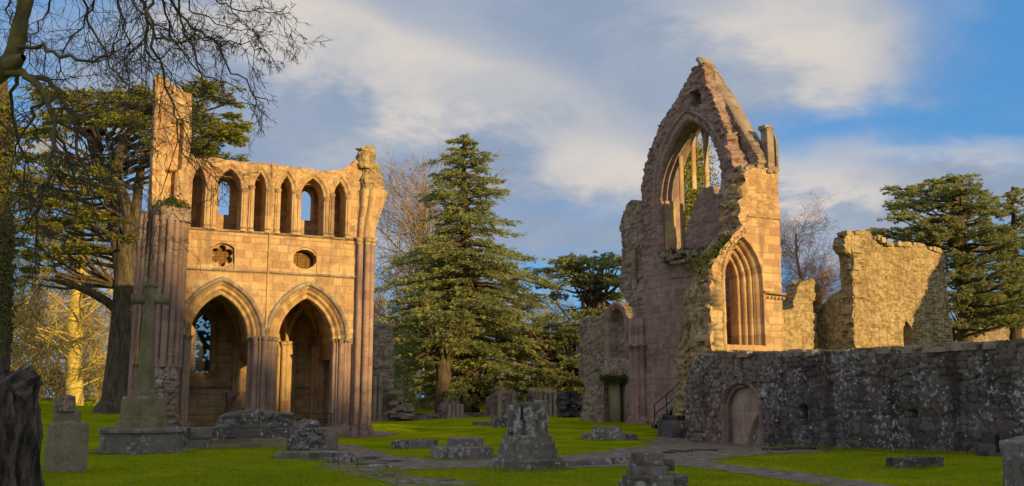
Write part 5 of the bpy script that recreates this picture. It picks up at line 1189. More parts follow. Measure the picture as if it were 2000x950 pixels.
    # right edge
    b = at(2012, 960, 15.0); z = float(gzn(b[0], b[1])); m = M(); stone(m, (b[0], b[1], z-.1), (.5, .6, .86), -YAW, 151, 10, .14, .04)
    T = thing('column_base', 'lichened block carrying a loose wedge of stone at the right edge', 'column base', (b[0], b[1], z), 'ruined column bases on the lawn'); m.obj('block', TOMB, T)
    m = M(); stone(m, (b[0]+.06, b[1]-.02, z+.72), (.62, .6, .36), -YAW+.2, 152, 10, .3, .09, tilt=(.2, 0)); m.obj('loose_wedge', TOMB, T)
column_bases()
def small_things():
    rs = np.random.default_rng(31)
    for px, s in ((1118, .9), (1140, .7), (1160, .8), (1182, .7), (1205, .9), (1228, .8)):
        u, v, z = on_g(px, 911-(px-1118)*.07); m = M(); stone(m, (u, v, z-.08), (s*.42, .3, .22), -YAW+.2, int(rs.integers(1, 900)), 6, .25, .06)
        tag(m.obj('kerb_stone', TOMB), 'low kerb stone in the row running right from the tall compound pier base', 'kerb stone', 'kerb stones beside the path')
    for k, (px, py, s, h) in enumerate(((940, 829, .9, .2), (962, 830, 1.0, .25), (985, 832, 1.1, .45), (1003, 828, .9, .55), (975, 827, .8, .4), (1010, 834, .8, .3))):
        u, v, z = on_g(px, py); m = M(); stone(m, (u, v, z-.1), (s, .7, h+.1), rs.uniform(-.6, .2), 200+k, 6, .3, .08)
        tag(m.obj('fallen_stone', TOMB), 'fallen block in the low heap of stones at the far edge of the lawn', 'stone', 'fallen stones at the far edge of the lawn')
    for k, (px, py, s) in enumerate(((1290, 886, .9), (1330, 884, .8), (1375, 882, 1.0), (1515, 880, .9), (1560, 878, 1.1), (1600, 876, .9))):
        u, v, z = on_g(px, py); m = M(); stone(m, (u, v, z-.08), (s*.9, .4, .15), -YAW-.4, 240+k, 6, .25, .07)
        tag(m.obj('edging_stone', DARKRUB), 'dark mossy edging stone low along the path before the blocked doorway', 'stone', 'edging stones before the blocked doorway')
    u, v, z = on_g(1003, 862); T = thing('information_board', 'small tilted white information board behind the tall compound pier base', 'sign', (u, v, z))
    m = M(); tube(m, [(u, v, z-.05), (u, v, z+.30)], .02, 6); m.obj('post', IRON, T)
    m = M(); c = np.array([u, v, z+.34]); r = RTV*.17; up = FWV*.10+np.array([0, 0, .11]); nrm = np.cross(RTV, up); nrm = nrm/np.linalg.norm(nrm)*.012
    P = [c-r-up, c+r-up, c+r+up, c-r+up]; V = np.array([p+nrm for p in P]+[p-nrm for p in P]); m.add(V, [(0, 1, 2, 3), (7, 6, 5, 4), (0, 4, 5, 1), (1, 5, 6, 2), (2, 6, 7, 3), (3, 7, 4, 0)]); m.obj('panel', WHITE, T)
    T = thing('iron_barrier', 'thin dark iron rail barrier across the foot of the right hand arch', 'barrier', (10.3, V1-.2, .4)); m = M()
    for x in (9.3, 10.3, 11.4): tube(m, [(x, V1-.12, .38), (x, V1-.12, 1.0)], .018, 5)
    m.obj('posts', IRON, T); m = M()
    for zz in (.98, .74): tube(m, [(9.25, V1-.12, zz), (11.45, V1-.12, zz)], .014, 5)
    m.obj('rail', IRON, T)
    b = at(172, 782, 84); z = float(gz(b[0], b[1])); T = thing('bench', 'small pale wooden bench in the sunlit grass beyond the left lawn', 'bench', (b[0], b[1], z))
    def bx(name, dx0, dx1, dy0, dy1, z0, z1):
        m = M(); V = [b*[1, 1, 0]+RTV*x+FWV*y+np.array([0, 0, z+zz]) for zz in (z0, z1) for x, y in ((dx0, dy0), (dx1, dy0), (dx1, dy1), (dx0, dy1))]; m.add(V, BOXQ); return m.obj(name, WOOD, T)
    bx('seat', -.95, .95, -.2, .25, .42, .48); bx('backrest', -.95, .95, .24, .30, .55, .95)
    for x in (-.9, .82): bx('leg', x, x+.08, -.2, .25, -.1, .42); bx('back_post', x, x+.08, .24, .32, -.1, .95)
    T = thing('rail_fence', 'pale wooden post and rail fence in the sunny field beyond the cedar trunks', 'fence', tuple(at(870, 790, 100))); xs = np.linspace(780, 1000, 12); P = [at(x, 790, 100) for x in xs]
    m = M()
    for p in P: zz = float(gz(p[0], p[1])); tube(m, [(p[0], p[1], zz-.1), (p[0], p[1], zz+1.1)], .07, 5)
    m.obj('posts', WOOD, T); m = M()
    for h in (.5, .95): tube(m, [(p[0], p[1], float(gz(p[0], p[1]))+h) for p in P], .045, 4)
    m.obj('rails', WOOD, T)
small_things()
def grass_tufts():
    rs = np.random.default_rng(77); N = 170000
    px = rs.uniform(-20, 2020, N); D = 17.5+17*rs.random(N)**1.7; x = (px-1000)/FPX*D
    X, Y = x*_rt[0]+D*_fw[0], x*_rt[1]+D*_fw[1]
    paths = [np.array([gpt(*p) for p in q]) for q in ([(648, 866), (700, 872), (760, 888), (850, 901), (985, 897), (1110, 890), (1200, 879), (1290, 870), (1238, 860), (1262, 842), (1330, 834), (1352, 864), (1480, 866), (1640, 876), (1690, 880),
             (1560, 885), (1480, 890), (1390, 898), (1430, 910), (1560, 922), (1790, 955), (1680, 958), (1480, 930), (1335, 912), (1230, 912), (1100, 917), (900, 916), (790, 920), (720, 905), (700, 893), (655, 878)],)]
    ok = (poly(paths[0])(X, Y) < .03) & (X < 22.4); X, Y = X[ok], Y[ok]; Z = gzn(X, Y); n = len(X)
    rings = [(gpt(276, 884), 1.66), (gpt(124, 922), .5), (gpt(1049, 922), 1.0), (gpt(914, 897), .95), (gpt(815, 877), .95), (gpt(1196, 860), 1.2), (gpt(1795, 915), .8), (gpt(590, 893), .8), (gpt(604, 884), .9), (at(1272, 955, 17.2)[:2], .6), (at(-62, 950, 8.)[:2], .85), (gpt(420, 878), .9), (gpt(500, 878), .9)]
    extra = []
    for (cu, cv), r_ in rings:
        k = int(900*r_); a_ = rs.uniform(0, 6.283, k); q = r_*rs.uniform(.72, 1.12, k); extra.append(np.stack([cu+q*np.cos(a_), cv+(.45 if r_ < 1.5 and r_ > .55 else 0)+q*np.sin(a_)*.9], -1))
    vv = np.linspace(13, 26.5, 5000); extra.append(np.stack([22.55-np.abs(rs.normal(0, .07, 5000)), vv], -1))
    E_ = np.concatenate(extra); n0 = n; X, Y = np.concatenate([X, E_[:, 0]]), np.concatenate([Y, E_[:, 1]]); Z = gzn(X, Y); n = len(X)
    h = rs.uniform(.018, .065, n)*(1+.9*fbm(X*.8, Y*.8, 4)); h[n0:] *= 2.3; a = rs.uniform(0, 6.28, n); w = .006+.0*h; dx, dy = np.cos(a), np.sin(a); lx, ly = rs.normal(0, .02, n), rs.normal(0, .02, n)
    V = np.stack([np.stack([X-dx*w, Y-dy*w, Z-.005], -1), np.stack([X+dx*w, Y+dy*w, Z-.005], -1), np.stack([X+lx, Y+ly, Z+h], -1)], 1).reshape(-1, 3)
    t = np.repeat(np.stack([rs.random(n), np.ones(n), np.ones(n)], -1), 3, 0)
    o = M().add(V, tris=np.arange(3*n).reshape(-1, 3), tint=t).obj('grass', BLADE); o['kind'] = 'stuff'; tag(o, 'short green grass blades of the near lawn', 'grass')
grass_tufts()
def fallen_leaves():
    rs = np.random.default_rng(5); n = 900; D = 18+16*rs.random(n)**1.4; px = rs.uniform(0, 2000, n); x = (px-1000)/FPX*D; X, Y = x*_rt[0]+D*_fw[0], x*_rt[1]+D*_fw[1]; ok = X < 22.3; X, Y = X[ok], Y[ok]; n = len(X)
    m = leaves(M(), np.stack([X, Y, gzn(X, Y)+.035], -1), rs.normal(0, 1, (n, 3))*[1, 1, .2], np.array([0, 0, 1.])+rs.normal(0, .3, (n, 3)), rs.uniform(.04, .09, n), .045, rs.random(n)); o = m.obj('fallen_leaves', BRUSH); o['kind'] = 'stuff'; tag(o, 'brown fallen leaves scattered thinly over the lawn', 'leaves')
fallen_leaves()
# ------------------------------------------------------------------ trees
def gnd(p): return np.array([p[0], p[1], float(gz(p[0], p[1]))])
def foot(px, D): p = at(px, 780, D); return gnd(p)
def bare(seed, base, H, r0, kids=(16, 6, 5, 4), spread=.95, droop=0.0, up=.25, lean=(0, 0), start=.25, twig=.014, trunkfrac=.85, maxseg=16000, ratio=.46, cr=.36):
    """a leafless tree: returns a mesh of trunk and big limbs, and one of the fine twigs"""
    rs = np.random.default_rng(seed); big, seg = M(), []
    def go(p, d, L, r, lev):
        k = 8 if lev == 0 else (5 if lev < 3 else 3); pts = [p]; dirs = []; 
        for i in range(k):
            d = d+rs.normal(0, .10 if lev == 0 else .17, 3)+np.array([0, 0, (up if lev < 3 else up*.4)*(.12 if lev else .3)-droop*(.10*lev)]); d = d/np.linalg.norm(d)
            p = p+d*L/k; pts.append(p); dirs.append(d)
        rad = r*np.linspace(1, .30 if lev == 0 else .35, k+1)
        if lev <= 1: tube(big, pts, rad, 9 if lev == 0 else 5, bump=.10 if lev == 0 else .05, seed=seed)
        else:
            for a, b, ra, rb in zip(pts[:-1], pts[1:], rad[:-1], rad[1:]): seg.append((*a, *b, max(ra, twig*.6), max(rb, twig*.4)))
        if lev >= len(kids) or len(seg) > maxseg: return
        n = kids[lev]
        for i in range(n):
            f = (start if lev == 0 else .25)+(1-(start if lev == 0 else .25))*(i+rs.random())/n; j = min(k-1, int(f*k)); q = pts[j]+(pts[j+1]-pts[j])*(f*k-j)
            dd = dirs[j]; s = np.cross(dd, rs.normal(0, 1, 3)); s /= np.linalg.norm(s); an = rs.uniform(.55, 1.1)*spread
            nd = dd*math.cos(an)+s*math.sin(an); go(q, nd, L*(ratio if lev else ratio*(1.25-.55*f))*rs.uniform(.7, 1.3)*(1.25 if lev else 1), r*(.42 if lev else cr*(1.15-.6*f)), lev+1)
    go(np.array(base, float)-np.array([0, 0, .2]), np.array([lean[0], lean[1], 1.]), H*trunkfrac, r0, 0)
    return big, tubes3(M(), seg)
def bare_tree(name, label, base, mats, cat='tree', group=None, **kw):
    T = thing(name, label, cat, base, group); b, t = bare(base=base, **kw); b.obj('trunk', mats[0], T, smooth=True); t.obj('crown', mats[1], T); return T

def spray(m, rs, c, out, L, W_, n, ln, wd, up=.0, flat=.25):
    """a flat spray of needles of length L and half width W_ pointing along out from c"""
    out = out/np.linalg.norm(out); side = np.cross([0, 0, 1.], out); side /= max(np.linalg.norm(side), 1e-6)
    f = rs.random(n)**.75; s = rs.uniform(-1, 1, n); w = W_*np.sin(np.clip(f*1.05+.12, 0, 1)*math.pi)**.7
    P = c+np.outer(f*L, out)+np.outer(s*w, side); P[:, 2] += rs.normal(0, .05*L*flat+.05, n)-.05*L*(s*s)
    d = out+np.outer(s*.9, side)+rs.normal(0, .28, (n, 3)); nr = np.array([0, 0, .8])+rs.normal(0, .6, (n, 3))
    t = np.clip(rs.normal(.45, .22, n)+rs.normal(0, .12), 0, 1); leaves(m, P, d, nr, rs.uniform(.6, 1.4, n)*ln, wd*rs.uniform(.7, 1.3, n), t)
def plate(m, wood, rs, root, c, rx, ry, n, ln=.42, wd=.13, droop=.06, yaw=0.0):
    """one tier of a cedar: a limb from root to c carrying a shelf of sprays"""
    c = np.array(c, float); root = np.array(root, float); mid = (root+c)/2+np.array([0, 0, -.05*np.linalg.norm(c-root)])
    tube(wood, [root, root*.6+mid*.4+[0, 0, .1], mid, c], [.16, .12, .09, .035], 5)
    ax = np.array([math.cos(yaw), math.sin(yaw), 0]); ay = np.array([-math.sin(yaw), math.cos(yaw), 0]); K = max(6, int(n/20))
    for k in range(K):
        a = rs.uniform(0, 6.283); q = rs.random()**.5*.8; p = c+ax*rx*q*math.cos(a)+ay*ry*q*math.sin(a); p = p+[0, 0, rs.normal(0, .14)-droop*q*rx]
        o = p-c+(c-root)*.35+rs.normal(0, .4, 3); o[2] = rs.normal(-.02, .10)*np.linalg.norm(o[:2])
        if np.linalg.norm(o) < .05: continue
        L = rs.uniform(.8, 1.5)*min(1.5, .42*rx); spray(m, rs, p-o/np.linalg.norm(o)*L*.3, o, L, L*.38, 36, ln*.75, wd*.75)
        if k % 2 == 0: tube(wood, [c*.5+root*.5*0+c*.5, (c+p)/2+[0, 0, .05], p], [.04, .03, .012], 3)
def cedar(name, label, trunk, plates, mat, seed, D0, ln=.42, wd=.13, dens=120, group=None):
    """trunk: list of polylines [(points, radii)], plates: (px, py, depth, half width in pixels, trunk px, trunk py)"""
    rs = np.random.default_rng(seed); base = trunk[0][0][0]; T = thing(name, label, 'tree', tuple(base), group); w = M()
    for pts, rad in trunk: tube(w, pts, rad, 12, bump=.12, seed=seed)
    tk = w.obj('trunk', BARK, T, smooth=True); lv, lw = M(), M()
    for px, py, D, hw, tx, ty in plates:
        s = D/FPX; c = at(px, py, D); r = at(tx, ty, D0); rx = hw*s; plate(lv, lw, rs, r, c, rx, rx*rs.uniform(.6, .9), dens*rx*rx*.75+120, ln, wd, yaw=-YAW)
    lw.obj('limbs', BARK, T); lv.obj('crown', mat, T); return T
def polyline(pts, D): return [at(x, y, D+dz) for x, y, dz in pts]

def left_cedar():
    D = 60; g = foot(228, D); rs = np.random.default_rng(3)
    trunk = [([g-[0, 0, .3], g+[.1, 0, .8], at(236, 690, D), at(243, 600, D), at(250, 540, D), at(248, 480, D)], [1.55, 1.0, .82, .78, .80, .62]),
             (polyline([(240, 560, 0), (232, 490, 0), (222, 430, .5), (212, 380, .5), (190, 320, 1), (170, 250, 1), (160, 190, 1)], D), [.5, .42, .4, .36, .3, .2, .08]),
             (polyline([(248, 520, 0), (252, 450, 0), (247, 400, -.5), (228, 350, -1), (235, 290, -1), (262, 240, -1), (280, 190, -1)], D), [.5, .42, .36, .3, .25, .2, .08]),
             (polyline([(256, 540, 0), (266, 470, 0), (268, 390, .5), (275, 330, 1), (300, 270, 1.5), (340, 220, 2)], D), [.4, .34, .3, .25, .2, .06]),
             (polyline([(236, 612, 0), (210, 590, -.6), (180, 572, -1.2), (150, 560, -2), (100, 545, -2.6), (40, 540, -3)], D), [.30, .28, .26, .2, .14, .05])]
    P = []
    for k in range(54):
        py = rs.uniform(172, 330); half = 235*(1-((py-300)/260)**2)**.5; px = 240+rs.uniform(-1, 1)*half*.95
        if px > 420: px = 420-rs.uniform(0, 60)
        P.append((px, py, D+rs.uniform(-5, 6), rs.uniform(45, 78), 200+.3*(px-200), py+rs.uniform(25, 70)))
    for k in range(34):
        py = rs.uniform(330, 475); px = rs.uniform(10, 250); P.append((px, py, D+rs.uniform(-5, 5), rs.uniform(38, 62), 232, py+rs.uniform(10, 60)))
    for px, py, hw in ((455, 200, 30), (462, 245, 32), (440, 275, 40), (455, 268, 35), (400, 230, 60), (410, 190, 50), (420, 258, 55), (430, 262, 42), (400, 285, 48), (385, 300, 40), (455, 225, 30)):
        P.append((px, py, D+rs.uniform(-2, 4), hw, 300, py+35))
    for k in range(12): P.append((rs.uniform(10, 190), rs.uniform(480, 565), D+rs.uniform(-4, 2), rs.uniform(28, 50), 225, 560))
    cedar('cedar_tree', 'great spreading cedar with a dark forked trunk behind the broken turret', trunk, P, NEEDLED, 4, D, .40, .12, 105)
left_cedar()
def spire():
    """the tall cedar between the two ruins"""
    D = 72; g = foot(916, D); rs = np.random.default_rng(8); T = thing('cedar_tree', 'tall spire shaped cedar standing between the two ruins', 'tree', tuple(g)); w = M()
    tube(w, [g-[0, 0, .3], at(917, 740, D), at(915, 620, D), at(910, 480, D), at(906, 350, D), at(905, 262, D)], [.85, .72, .6, .45, .22, .03], 12, bump=.1)
    w.obj('trunk', BARK, T, smooth=True); lv, lw = M(), M(); s = D/FPX
    L_ = lambda y: np.interp(y, [262, 300, 340, 400, 430, 470, 520, 600, 680, 740, 800], [3, 38, 60, 80, 84, 112, 134, 152, 166, 150, 100])*s
    y = 268.0; k = 0
    while y < 775:
        wf = rs.uniform(.78, 1.12); n = 3 if y < 300 else (5 if y < 360 else 7); gap = (7 if y < 340 else 10)
        for i in range(n):
            a = k*2.4+i*6.283/n+rs.uniform(-.3, .3); d = np.array([math.cos(a), math.sin(a), 0]); L = L_(y)*rs.uniform(.45, 1.2)*wf*(1.0 if y < 700 else rs.uniform(.6, 1))
            p0 = at(915-(800-y)*.018, y+rs.uniform(-6, 6), D); rise = .22 if y < 420 else .02
            pts = [p0+d*L*f+np.array([0, 0, L*(rise*f-.20*f*f*(1 if y > 400 else .6))]) for f in (0, .33, .66, 1)]
            tube(lw, pts, [.03+.02*L, .02+.013*L, .015+.006*L, .01], 4)
            K = max(4, int(L*3.8))
            for q in range(K):
                f = rs.uniform(.18, 1.0)**.8; c = pts[0]+d*L*f+np.array([0, 0, L*(rise*f-.20*f*f*(1 if y > 400 else .6))]); sg = rs.choice([-1, 1]); sd = np.array([-d[1], d[0], 0])*sg
                o = d*rs.uniform(.5, 1)+sd*rs.uniform(.2, 1)*(1-.4*f); o[2] = rs.normal(-.12, .12); ln = rs.uniform(.7, 1.35)*min(1.2, .5+.22*L); spray(lv, rs, c, o, ln, ln*.36, 36, .27, .075)
        y += gap*rs.uniform(.8, 1.2); k += 1
    lw.obj('limbs', BARK, T); lv.obj('crown', NEEDLEB, T)
spire()
def other_evergreens():
    rs = np.random.default_rng(12)
    # second trunk with shelves left of the spire
    D = 68; g = foot(866, D); tr = [([g-[0, 0, .3], at(866, 720, D), at(866, 690, D), at(867, 650, D)], [.62, .5, .42, .1])]
    P = [(rs.uniform(795, 920), rs.uniform(575, 715), D+rs.uniform(-4, 3), rs.uniform(28, 50), 866, rs.uniform(655, 720)) for _ in range(34)]
    cedar('cedar_tree', 'lower cedar with a thick dark trunk crowding the left side of the spire', tr, P, NEEDLEB, 14, D, .36, .10, 120)
    # flat topped cedar behind the gable
    D = 74; g = foot(1150, D); tr = [([g-[0, 0, .3], at(1150, 700, D), at(1160, 600, D), at(1170, 540, D), at(1180, 505, D)], [.8, .65, .5, .3, .1])]
    P = [(rs.uniform(1070, 1225), rs.uniform(505, 660), D+rs.uniform(-4, 4), rs.uniform(32, 58), 1160, rs.uniform(560, 680)) for _ in range(44)]+[(rs.uniform(1000, 1180), rs.uniform(620, 775), D+rs.uniform(-7, 2), rs.uniform(38, 62), 1120, 720) for _ in range(40)]
    P += [(1095, 512, D, 26, 1150, 560), (1120, 502, D, 30, 1150, 560), (1180, 500, D, 32, 1165, 560), (1215, 505, D+1, 30, 1165, 560)]
    cedar('cedar_tree', 'flat topped cedar against the left side of the tall gable', tr, P, NEEDLEB, 15, D, .38, .11, 110)
    # right hand cedar
    D = 78; g = foot(1885, D); tr = [([g-[0, 0, .3], at(1884, 640, D), at(1882, 520, D), at(1876, 440, D), at(1866, 350, D)], [.75, .6, .45, .3, .06])]
    P = []
    for y, a, b, n in ((350, 1835, 1890, 4), (362, 1780, 1915, 7), (376, 1745, 1925, 9), (392, 1755, 1945, 9), (408, 1745, 1955, 9), (424, 1740, 1950, 10), (440, 1770, 1965, 10), (458, 1690, 1840, 8), (462, 1830, 1990, 9), (480, 1800, 1995, 10), (505, 1820, 2005, 10), (530, 1830, 2010, 10), (555, 1835, 2010, 10), (580, 1840, 2010, 10), (605, 1845, 2010, 10), (628, 1850, 2010, 9)):
        P += [(a+(b-a)*(i+.5)/n+rs.uniform(-9, 9), y+rs.uniform(-9, 9), D+rs.uniform(-5, 4), rs.uniform(28, 46), 1876, y+rs.uniform(12, 35)) for i in range(n)]
    cedar('cedar_tree', 'wide tiered cedar behind the broad sunlit wall on the right', tr, P, NEEDLEB, 16, D, .40, .11, 115)
    D = 82; g = foot(1985, D); tr = [([g-[0, 0, .3], at(1982, 600, D), at(1978, 365, D)], [.6, .45, .05])]
    P = [(1978+rs.uniform(-1, 1)*(6+(y-365)*.35), y, D+rs.uniform(-2, 2), 15+(y-365)*.15, 1978, y-4) for y in np.linspace(372, 630, 54)]
    cedar('cedar_tree', 'narrow pointed cedar at the far right edge beside the wide one', tr, P, NEEDLEB, 17, D, .38, .11, 120)
    # evergreen seen through the great window
    D = 66; g = foot(1352, D); tr = [([g-[0, 0, .3], at(1352, 600, D), at(1352, 300, D)], [.7, .5, .05])]; T = thing('evergreen_tree', 'leafy evergreen seen through the great gable window', 'tree', tuple(g)); w = M(); tube(w, *tr[0], 10, bump=.1); w.obj('trunk', BARK, T, smooth=True); m = M()
    for k in range(95):
        y = rs.uniform(292, 520); hw = np.interp(y, [285, 330, 420, 520], [8, 32, 48, 55]); c = at(1352+rs.uniform(-1, 1)*hw, y, D+rs.uniform(-1, 1)*hw*.035)
        n = 170; P_ = c+rs.normal(0, 1, (n, 3))*[.55, .55, .38]; leaves(m, P_, rs.normal(0, 1, (n, 3)), rs.normal(0, 1, (n, 3))+[0, 0, .8], rs.uniform(.12, .24, n), .12, np.clip(rs.normal(.4, .25, n), 0, 1))
    m.obj('crown', NEEDLED, T)
    # ivy clad trunk at the left edge
    D = 38; b = foot(4, D); T = thing('ivy_clad_tree', 'tree trunk thickly clad in yellow green ivy at the left edge', 'tree', tuple(b)); w = M(); tube(w, [b-[0, 0, .3], at(3, 500, D), at(2, 300, D), at(4, 120, D)], [.42, .36, .3, .2], 10, bump=.1); w.obj('trunk', BARK, T, smooth=True); m = M(); n = 9000
    y = rs.uniform(170, 720, n); hw = np.interp(y, [170, 260, 500, 640, 720], [8, 26, 22, 18, 10]); a = rs.uniform(0, 6.283, n); r_ = np.abs(rs.normal(.8, .25, n))*(1+.3*fbm(y*.02, a, 4))
    C0 = np.array([at(3, yy, D) for yy in np.linspace(170, 720, 60)]); ci = np.clip(((y-170)/550*59).astype(int), 0, 59); c = C0[ci]+np.stack([np.cos(a)*r_*hw*D/FPX, np.sin(a)*r_*hw*D/FPX, rs.normal(0, .12, n)], -1)
    leaves(m, c, rs.normal(0, 1, (n, 3))-[0, 0, .6], np.stack([np.cos(a), np.sin(a), rs.normal(.4, .3, n)], -1), rs.uniform(.10, .2, n), .12, rs.random(n)); m.obj('ivy', IVY, T)
other_evergreens()
def bare_trees():
    g = foot(147, 78); bare_tree('beech_tree', 'sunlit bare beech with a straight golden trunk, left of the cedar trunk', g, (BEECH, BEECH), seed=5, H=24, r0=.72, kids=(60, 9, 5, 3), spread=1.25, droop=.50, up=.0, start=.06, twig=.026, ratio=.33, maxseg=42000, cr=.13)
    g = foot(845, 92); bare_tree('bare_tree', 'tall bare tree with a rounded crown just left of the spire cedar', g, (TWIGPALE, TWIGPALE), seed=9, H=21.0, r0=.55, kids=(24, 7, 5, 4), spread=.8, up=.35, start=.28, twig=.03, ratio=.42, maxseg=24000)
    g = foot(775, 88); bare_tree('bare_tree', 'spreading bare tree right of the golden corner pier', g, (TWIG, TWIG), seed=13, H=16, r0=.5, kids=(20, 7, 5, 4), spread=1.05, up=.2, start=.25, twig=.03, ratio=.44, maxseg=22000)
    g = foot(1568, 92); bare_tree('larch_tree', 'orange twigged bare larch right of the gable corner', g, (LARCH, LARCH), seed=17, H=18, r0=.30, kids=(80, 14, 6), spread=1.15, up=.16, start=.3, twig=.017, ratio=.27, trunkfrac=.95, maxseg=40000, cr=.13)
    g = foot(1615, 98); bare_tree('larch_tree', 'smaller orange twigged larch behind the sloping broken wall', g, (LARCH, LARCH), seed=18, H=15, r0=.26, kids=(70, 14, 6), spread=1.15, up=.16, start=.3, twig=.017, ratio=.28, trunkfrac=.95, maxseg=40000, cr=.13)
bare_trees()
def woodland():
    rs = np.random.default_rng(41)
    proto = None
    spots = [(-30, 105), (30, 112), (75, 98), (115, 120), (195, 108), (230, 96), (700, 118), (735, 104), (790, 122), (830, 110), (960, 112), (1010, 118), (1050, 104), (1085, 112), (1125, 108), (1165, 120), (1235, 116), (1430, 122), (1520, 112), (1660, 124), (1730, 118), (1830, 126), (1930, 112), (2020, 120), (880, 128), (920, 118)]
    protos = []
    for k, (px, D) in enumerate(spots):
        g = foot(px, D); lab = 'bare tree in the sunlit wood beyond the abbey'
        if k < 3:
            T = bare_tree('bare_tree', lab, g, (TWIGPALE, TWIGPALE), group='bare trees of the far wood', seed=60+k, H=11.5+1.5*k, r0=.3, kids=(20, 6, 5, 3), spread=1.0, up=.2, start=.12, twig=.035, ratio=.44); protos.append(T)
        else:
            T = copy_tree(protos[k % 3]); T.location = g; T.rotation_euler = (0, 0, rs.uniform(0, 6.28)); s = rs.uniform(.75, 1.05); T.scale = (s, s, s)
    # undergrowth at the foot of the wood
    m = M(); n = 60000; px = rs.uniform(-60, 2060, n); D = rs.uniform(92, 112, n); hh = (1.2+2.6*vn(px*.012, D*.12, 3)+1.8*vn(px*.03, D*.2, 8))*(1-.75*sst(0, 1, ((px > 800) & (px < 890))*1.0)); z = hh*rs.random(n)**.8
    x = (px-1000)/FPX*D; X, Y = x*_rt[0]+D*_fw[0], x*_rt[1]+D*_fw[1]; c = np.stack([X, Y, gz(X, Y)+z], -1)
    leaves(m, c, rs.normal(0, 1, (n, 3))+[0, 0, .8], rs.normal(0, 1, (n, 3)), rs.uniform(.3, .9, n), .10, np.clip(vn(px*.03, D*.2, 9)+rs.normal(0, .2, n), 0, 1)); o = m.obj('undergrowth', BRUSH); o['kind'] = 'stuff'; tag(o, 'golden brown undergrowth along the edge of the far wood', 'undergrowth')
    for k, (px, D, H, w_) in enumerate(((795, 84, 8.5, 1.7), (1100, 90, 7, 2.2), (1115, 88, 5.0, 2.4), (748, 90, 6, 2.2))):
        g = foot(px, D); T = thing('yew_bush', ['slim young conifer between the grey fragment and the spire cedar', 'rounded yellow green bush left of the chapel doorway', 'low golden bush close to the chapel wall edge', 'bushy yellow green shrub behind the grey fragment'][k], 'bush', tuple(g)); w = M(); tube(w, [g-[0, 0, .2], g+[0, 0, H*.5], g+[0, 0, H*.96]], [.12, .08, .02], 6); w.obj('trunk', BARK, T); m = M()
        for q in range(60):
            f = rs.random(); c = g+np.array([0, 0, .4+f*(H-.5)]); rr = w_*((1-f)**.8 if k == 0 else math.sin(math.pi*(.15+.8*f))); a = rs.uniform(0, 6.28); c = c+np.array([math.cos(a), math.sin(a), 0])*rr*rs.random()**.5
            nn = 90; leaves(m, c+rs.normal(0, .33, (nn, 3)), rs.normal(0, 1, (nn, 3)), rs.normal(0, 1, (nn, 3))+[0, 0, .6], rs.uniform(.15, .32, nn), .11, np.clip(rs.normal(.55, .25, nn), 0, 1))
        m.obj('crown', IVY if k else NEEDLEB, T)
woodland()
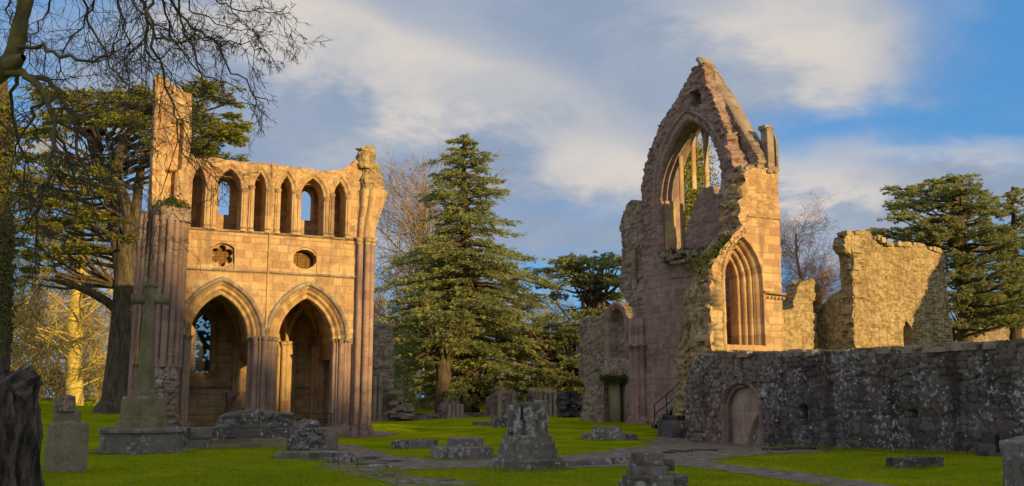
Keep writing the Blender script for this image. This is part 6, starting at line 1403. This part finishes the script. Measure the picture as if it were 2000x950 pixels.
def overhanging_tree():
    rs = np.random.default_rng(23); D = 14.0
    tb = at(-330, 780, D); tb = gnd(tb); T = thing('bare_overhanging_tree', 'bare mossy limbed tree hanging its twigs over the top left of the picture', 'tree', tuple(tb)); big, seg = M(), []
    fork = at(-260, 260, D)
    tube(big, [tb-[0, 0, .2], tb+[0, 0, 2], fork], [.62, .5, .42], 12, bump=.12)
    tube(big, [fork, at(-120, 205, D), at(-30, 160, D), at(22, 122, D), at(30, 96, D), at(38, 60, D), at(50, 0, D), at(62, -80, D+.3)], [.24, .20, .17, .16, .13, .125, .12, .10], 10, bump=.22, seed=4)
    tube(big, [at(6, 132, D), at(30, 122, D-.1), at(46, 112, D-.2)], [.16, .13, .05], 8, bump=.2)
    hub = [fork, at(-150, -60, D+.5), at(60, -230, D+1.5), at(330, -240, D+2), at(560, -150, D+2)]; tube(big, hub, [.3, .24, .18, .12, .05], 9, bump=.15)
    L = [([(205, -225), (222, -60), (230, 0), (240, 55), (252, 150)], .030), ([(290, -240), (268, -80), (276, 0), (290, 45), (283, 85), (300, 118), (322, 112)], .036), ([(290, -240), (250, -60), (262, 10), (300, 62), (350, 84), (410, 78), (470, 88), (515, 98)], .018),
         ([(330, -240), (325, -60), (345, 20), (395, 62), (440, 120), (490, 180), (525, 205)], .026), ([(38, 92), (90, 100), (150, 118), (195, 112), (222, 95), (250, 60)], .026), ([(300, -240), (292, -30), (300, 70), (320, 140), (340, 205), (348, 275), (372, 320)], .022),
         ([(480, -190), (420, -40), (430, 8), (470, 22), (520, 24), (560, 14)], .014), ([(10, 140), (50, 150), (90, 190), (105, 250), (98, 330), (70, 420)], .055), ([(50, 150), (100, 165), (135, 220), (150, 300), (190, 390)], .040), ([(38, 130), (20, 180), (30, 250), (48, 330), (40, 420)], .030),
         ([(90, 190), (60, 240), (30, 300), (12, 360)], .022), ([(100, -200), (110, -40), (95, 20), (60, 70), (48, 140)], .022), ([(150, -225), (150, -40), (170, 40), (200, 90), (240, 160), (280, 190)], .022), ([(500, -170), (460, -50), (450, 10), (480, 50), (510, 72), (540, 66)], .012),
         ([(400, -230), (360, -40), (370, 20), (420, 46), (470, 60), (520, 48)], .014), ([(330, -240), (310, -20), (330, 70), (400, 150), (460, 170), (500, 215)], .018), ([(60, -230), (20, -60), (10, 20), (30, 60), (80, 90)], .02), ([(230, -230), (200, -50), (180, 20), (140, 70), (120, 140), (135, 200)], .02), ([(350, -240), (340, -50), (350, 30), (380, 100), (395, 160), (430, 200), (500, 208)], .02), ([(135, 220), (180, 240), (215, 300), (230, 370)], .02), ([(105, 250), (140, 330), (150, 420), (120, 500)], .022)]
    def wig(pts, r, n=4):
        Q = [pts[0]]
        for a, b in zip(pts[:-1], pts[1:]):
            for i in range(1, n+1): Q.append(a+(b-a)*i/n+(rs.normal(0, .035, 3) if i < n else 0))
        return Q
    def twigs(p, d, L_, r, lev):
        k = 4; pts = [p]; dirs = []
        for i in range(k):
            d = d+rs.normal(0, .20, 3)+np.array([0, 0, -.10]); d /= np.linalg.norm(d); p = p+d*L_/k; pts.append(p); dirs.append(d)
        rr = np.linspace(r, r*.45, k+1)
        for a, b, ra, rb in zip(pts[:-1], pts[1:], rr[:-1], rr[1:]): seg.append((*a, *b, max(ra, .0035), max(rb, .0028)))
        if lev > 2: return
        for i in range(4 if lev == 0 else 3):
            j = int(rs.integers(0, k)); dd = dirs[j]; s = np.cross(dd, rs.normal(0, 1, 3)); s /= np.linalg.norm(s); an = rs.uniform(.4, .95); twigs(pts[j+1], dd*math.cos(an)+s*math.sin(an), L_*rs.uniform(.45, .72), r*.6, lev+1)
    for k, (pp, r) in enumerate(L):
        dz = rs.uniform(-1.5, 2.2); e = rs.uniform(-1, 1); Q = wig([at(x, y, D+dz*min(1, i/2)+e*.25*i) for i, (x, y) in enumerate(pp)], r); n = len(Q)
        tube(big, Q, np.linspace(r*1.25, r*.32, n), 6, bump=.2, seed=k)
        for i in range(3, n):
            if rs.random() < .5:
                d = Q[i]-Q[i-1]; d /= np.linalg.norm(d); s = np.cross(d, rs.normal(0, 1, 3)); s /= np.linalg.norm(s); an = rs.uniform(.4, 1.0); twigs(Q[i], d*math.cos(an)+s*math.sin(an), rs.uniform(.55, 1.15)*(1 if pp[-1][0] < 450 or i < n*.4 else .42), r*.38, 0 if i > n*.35 else 1)
    big.obj('trunk', TWIGMOSS, T, smooth=True); tubes3(M(), seg).obj('crown', TWIG, T); print('twigs', len(seg))
overhanging_tree()
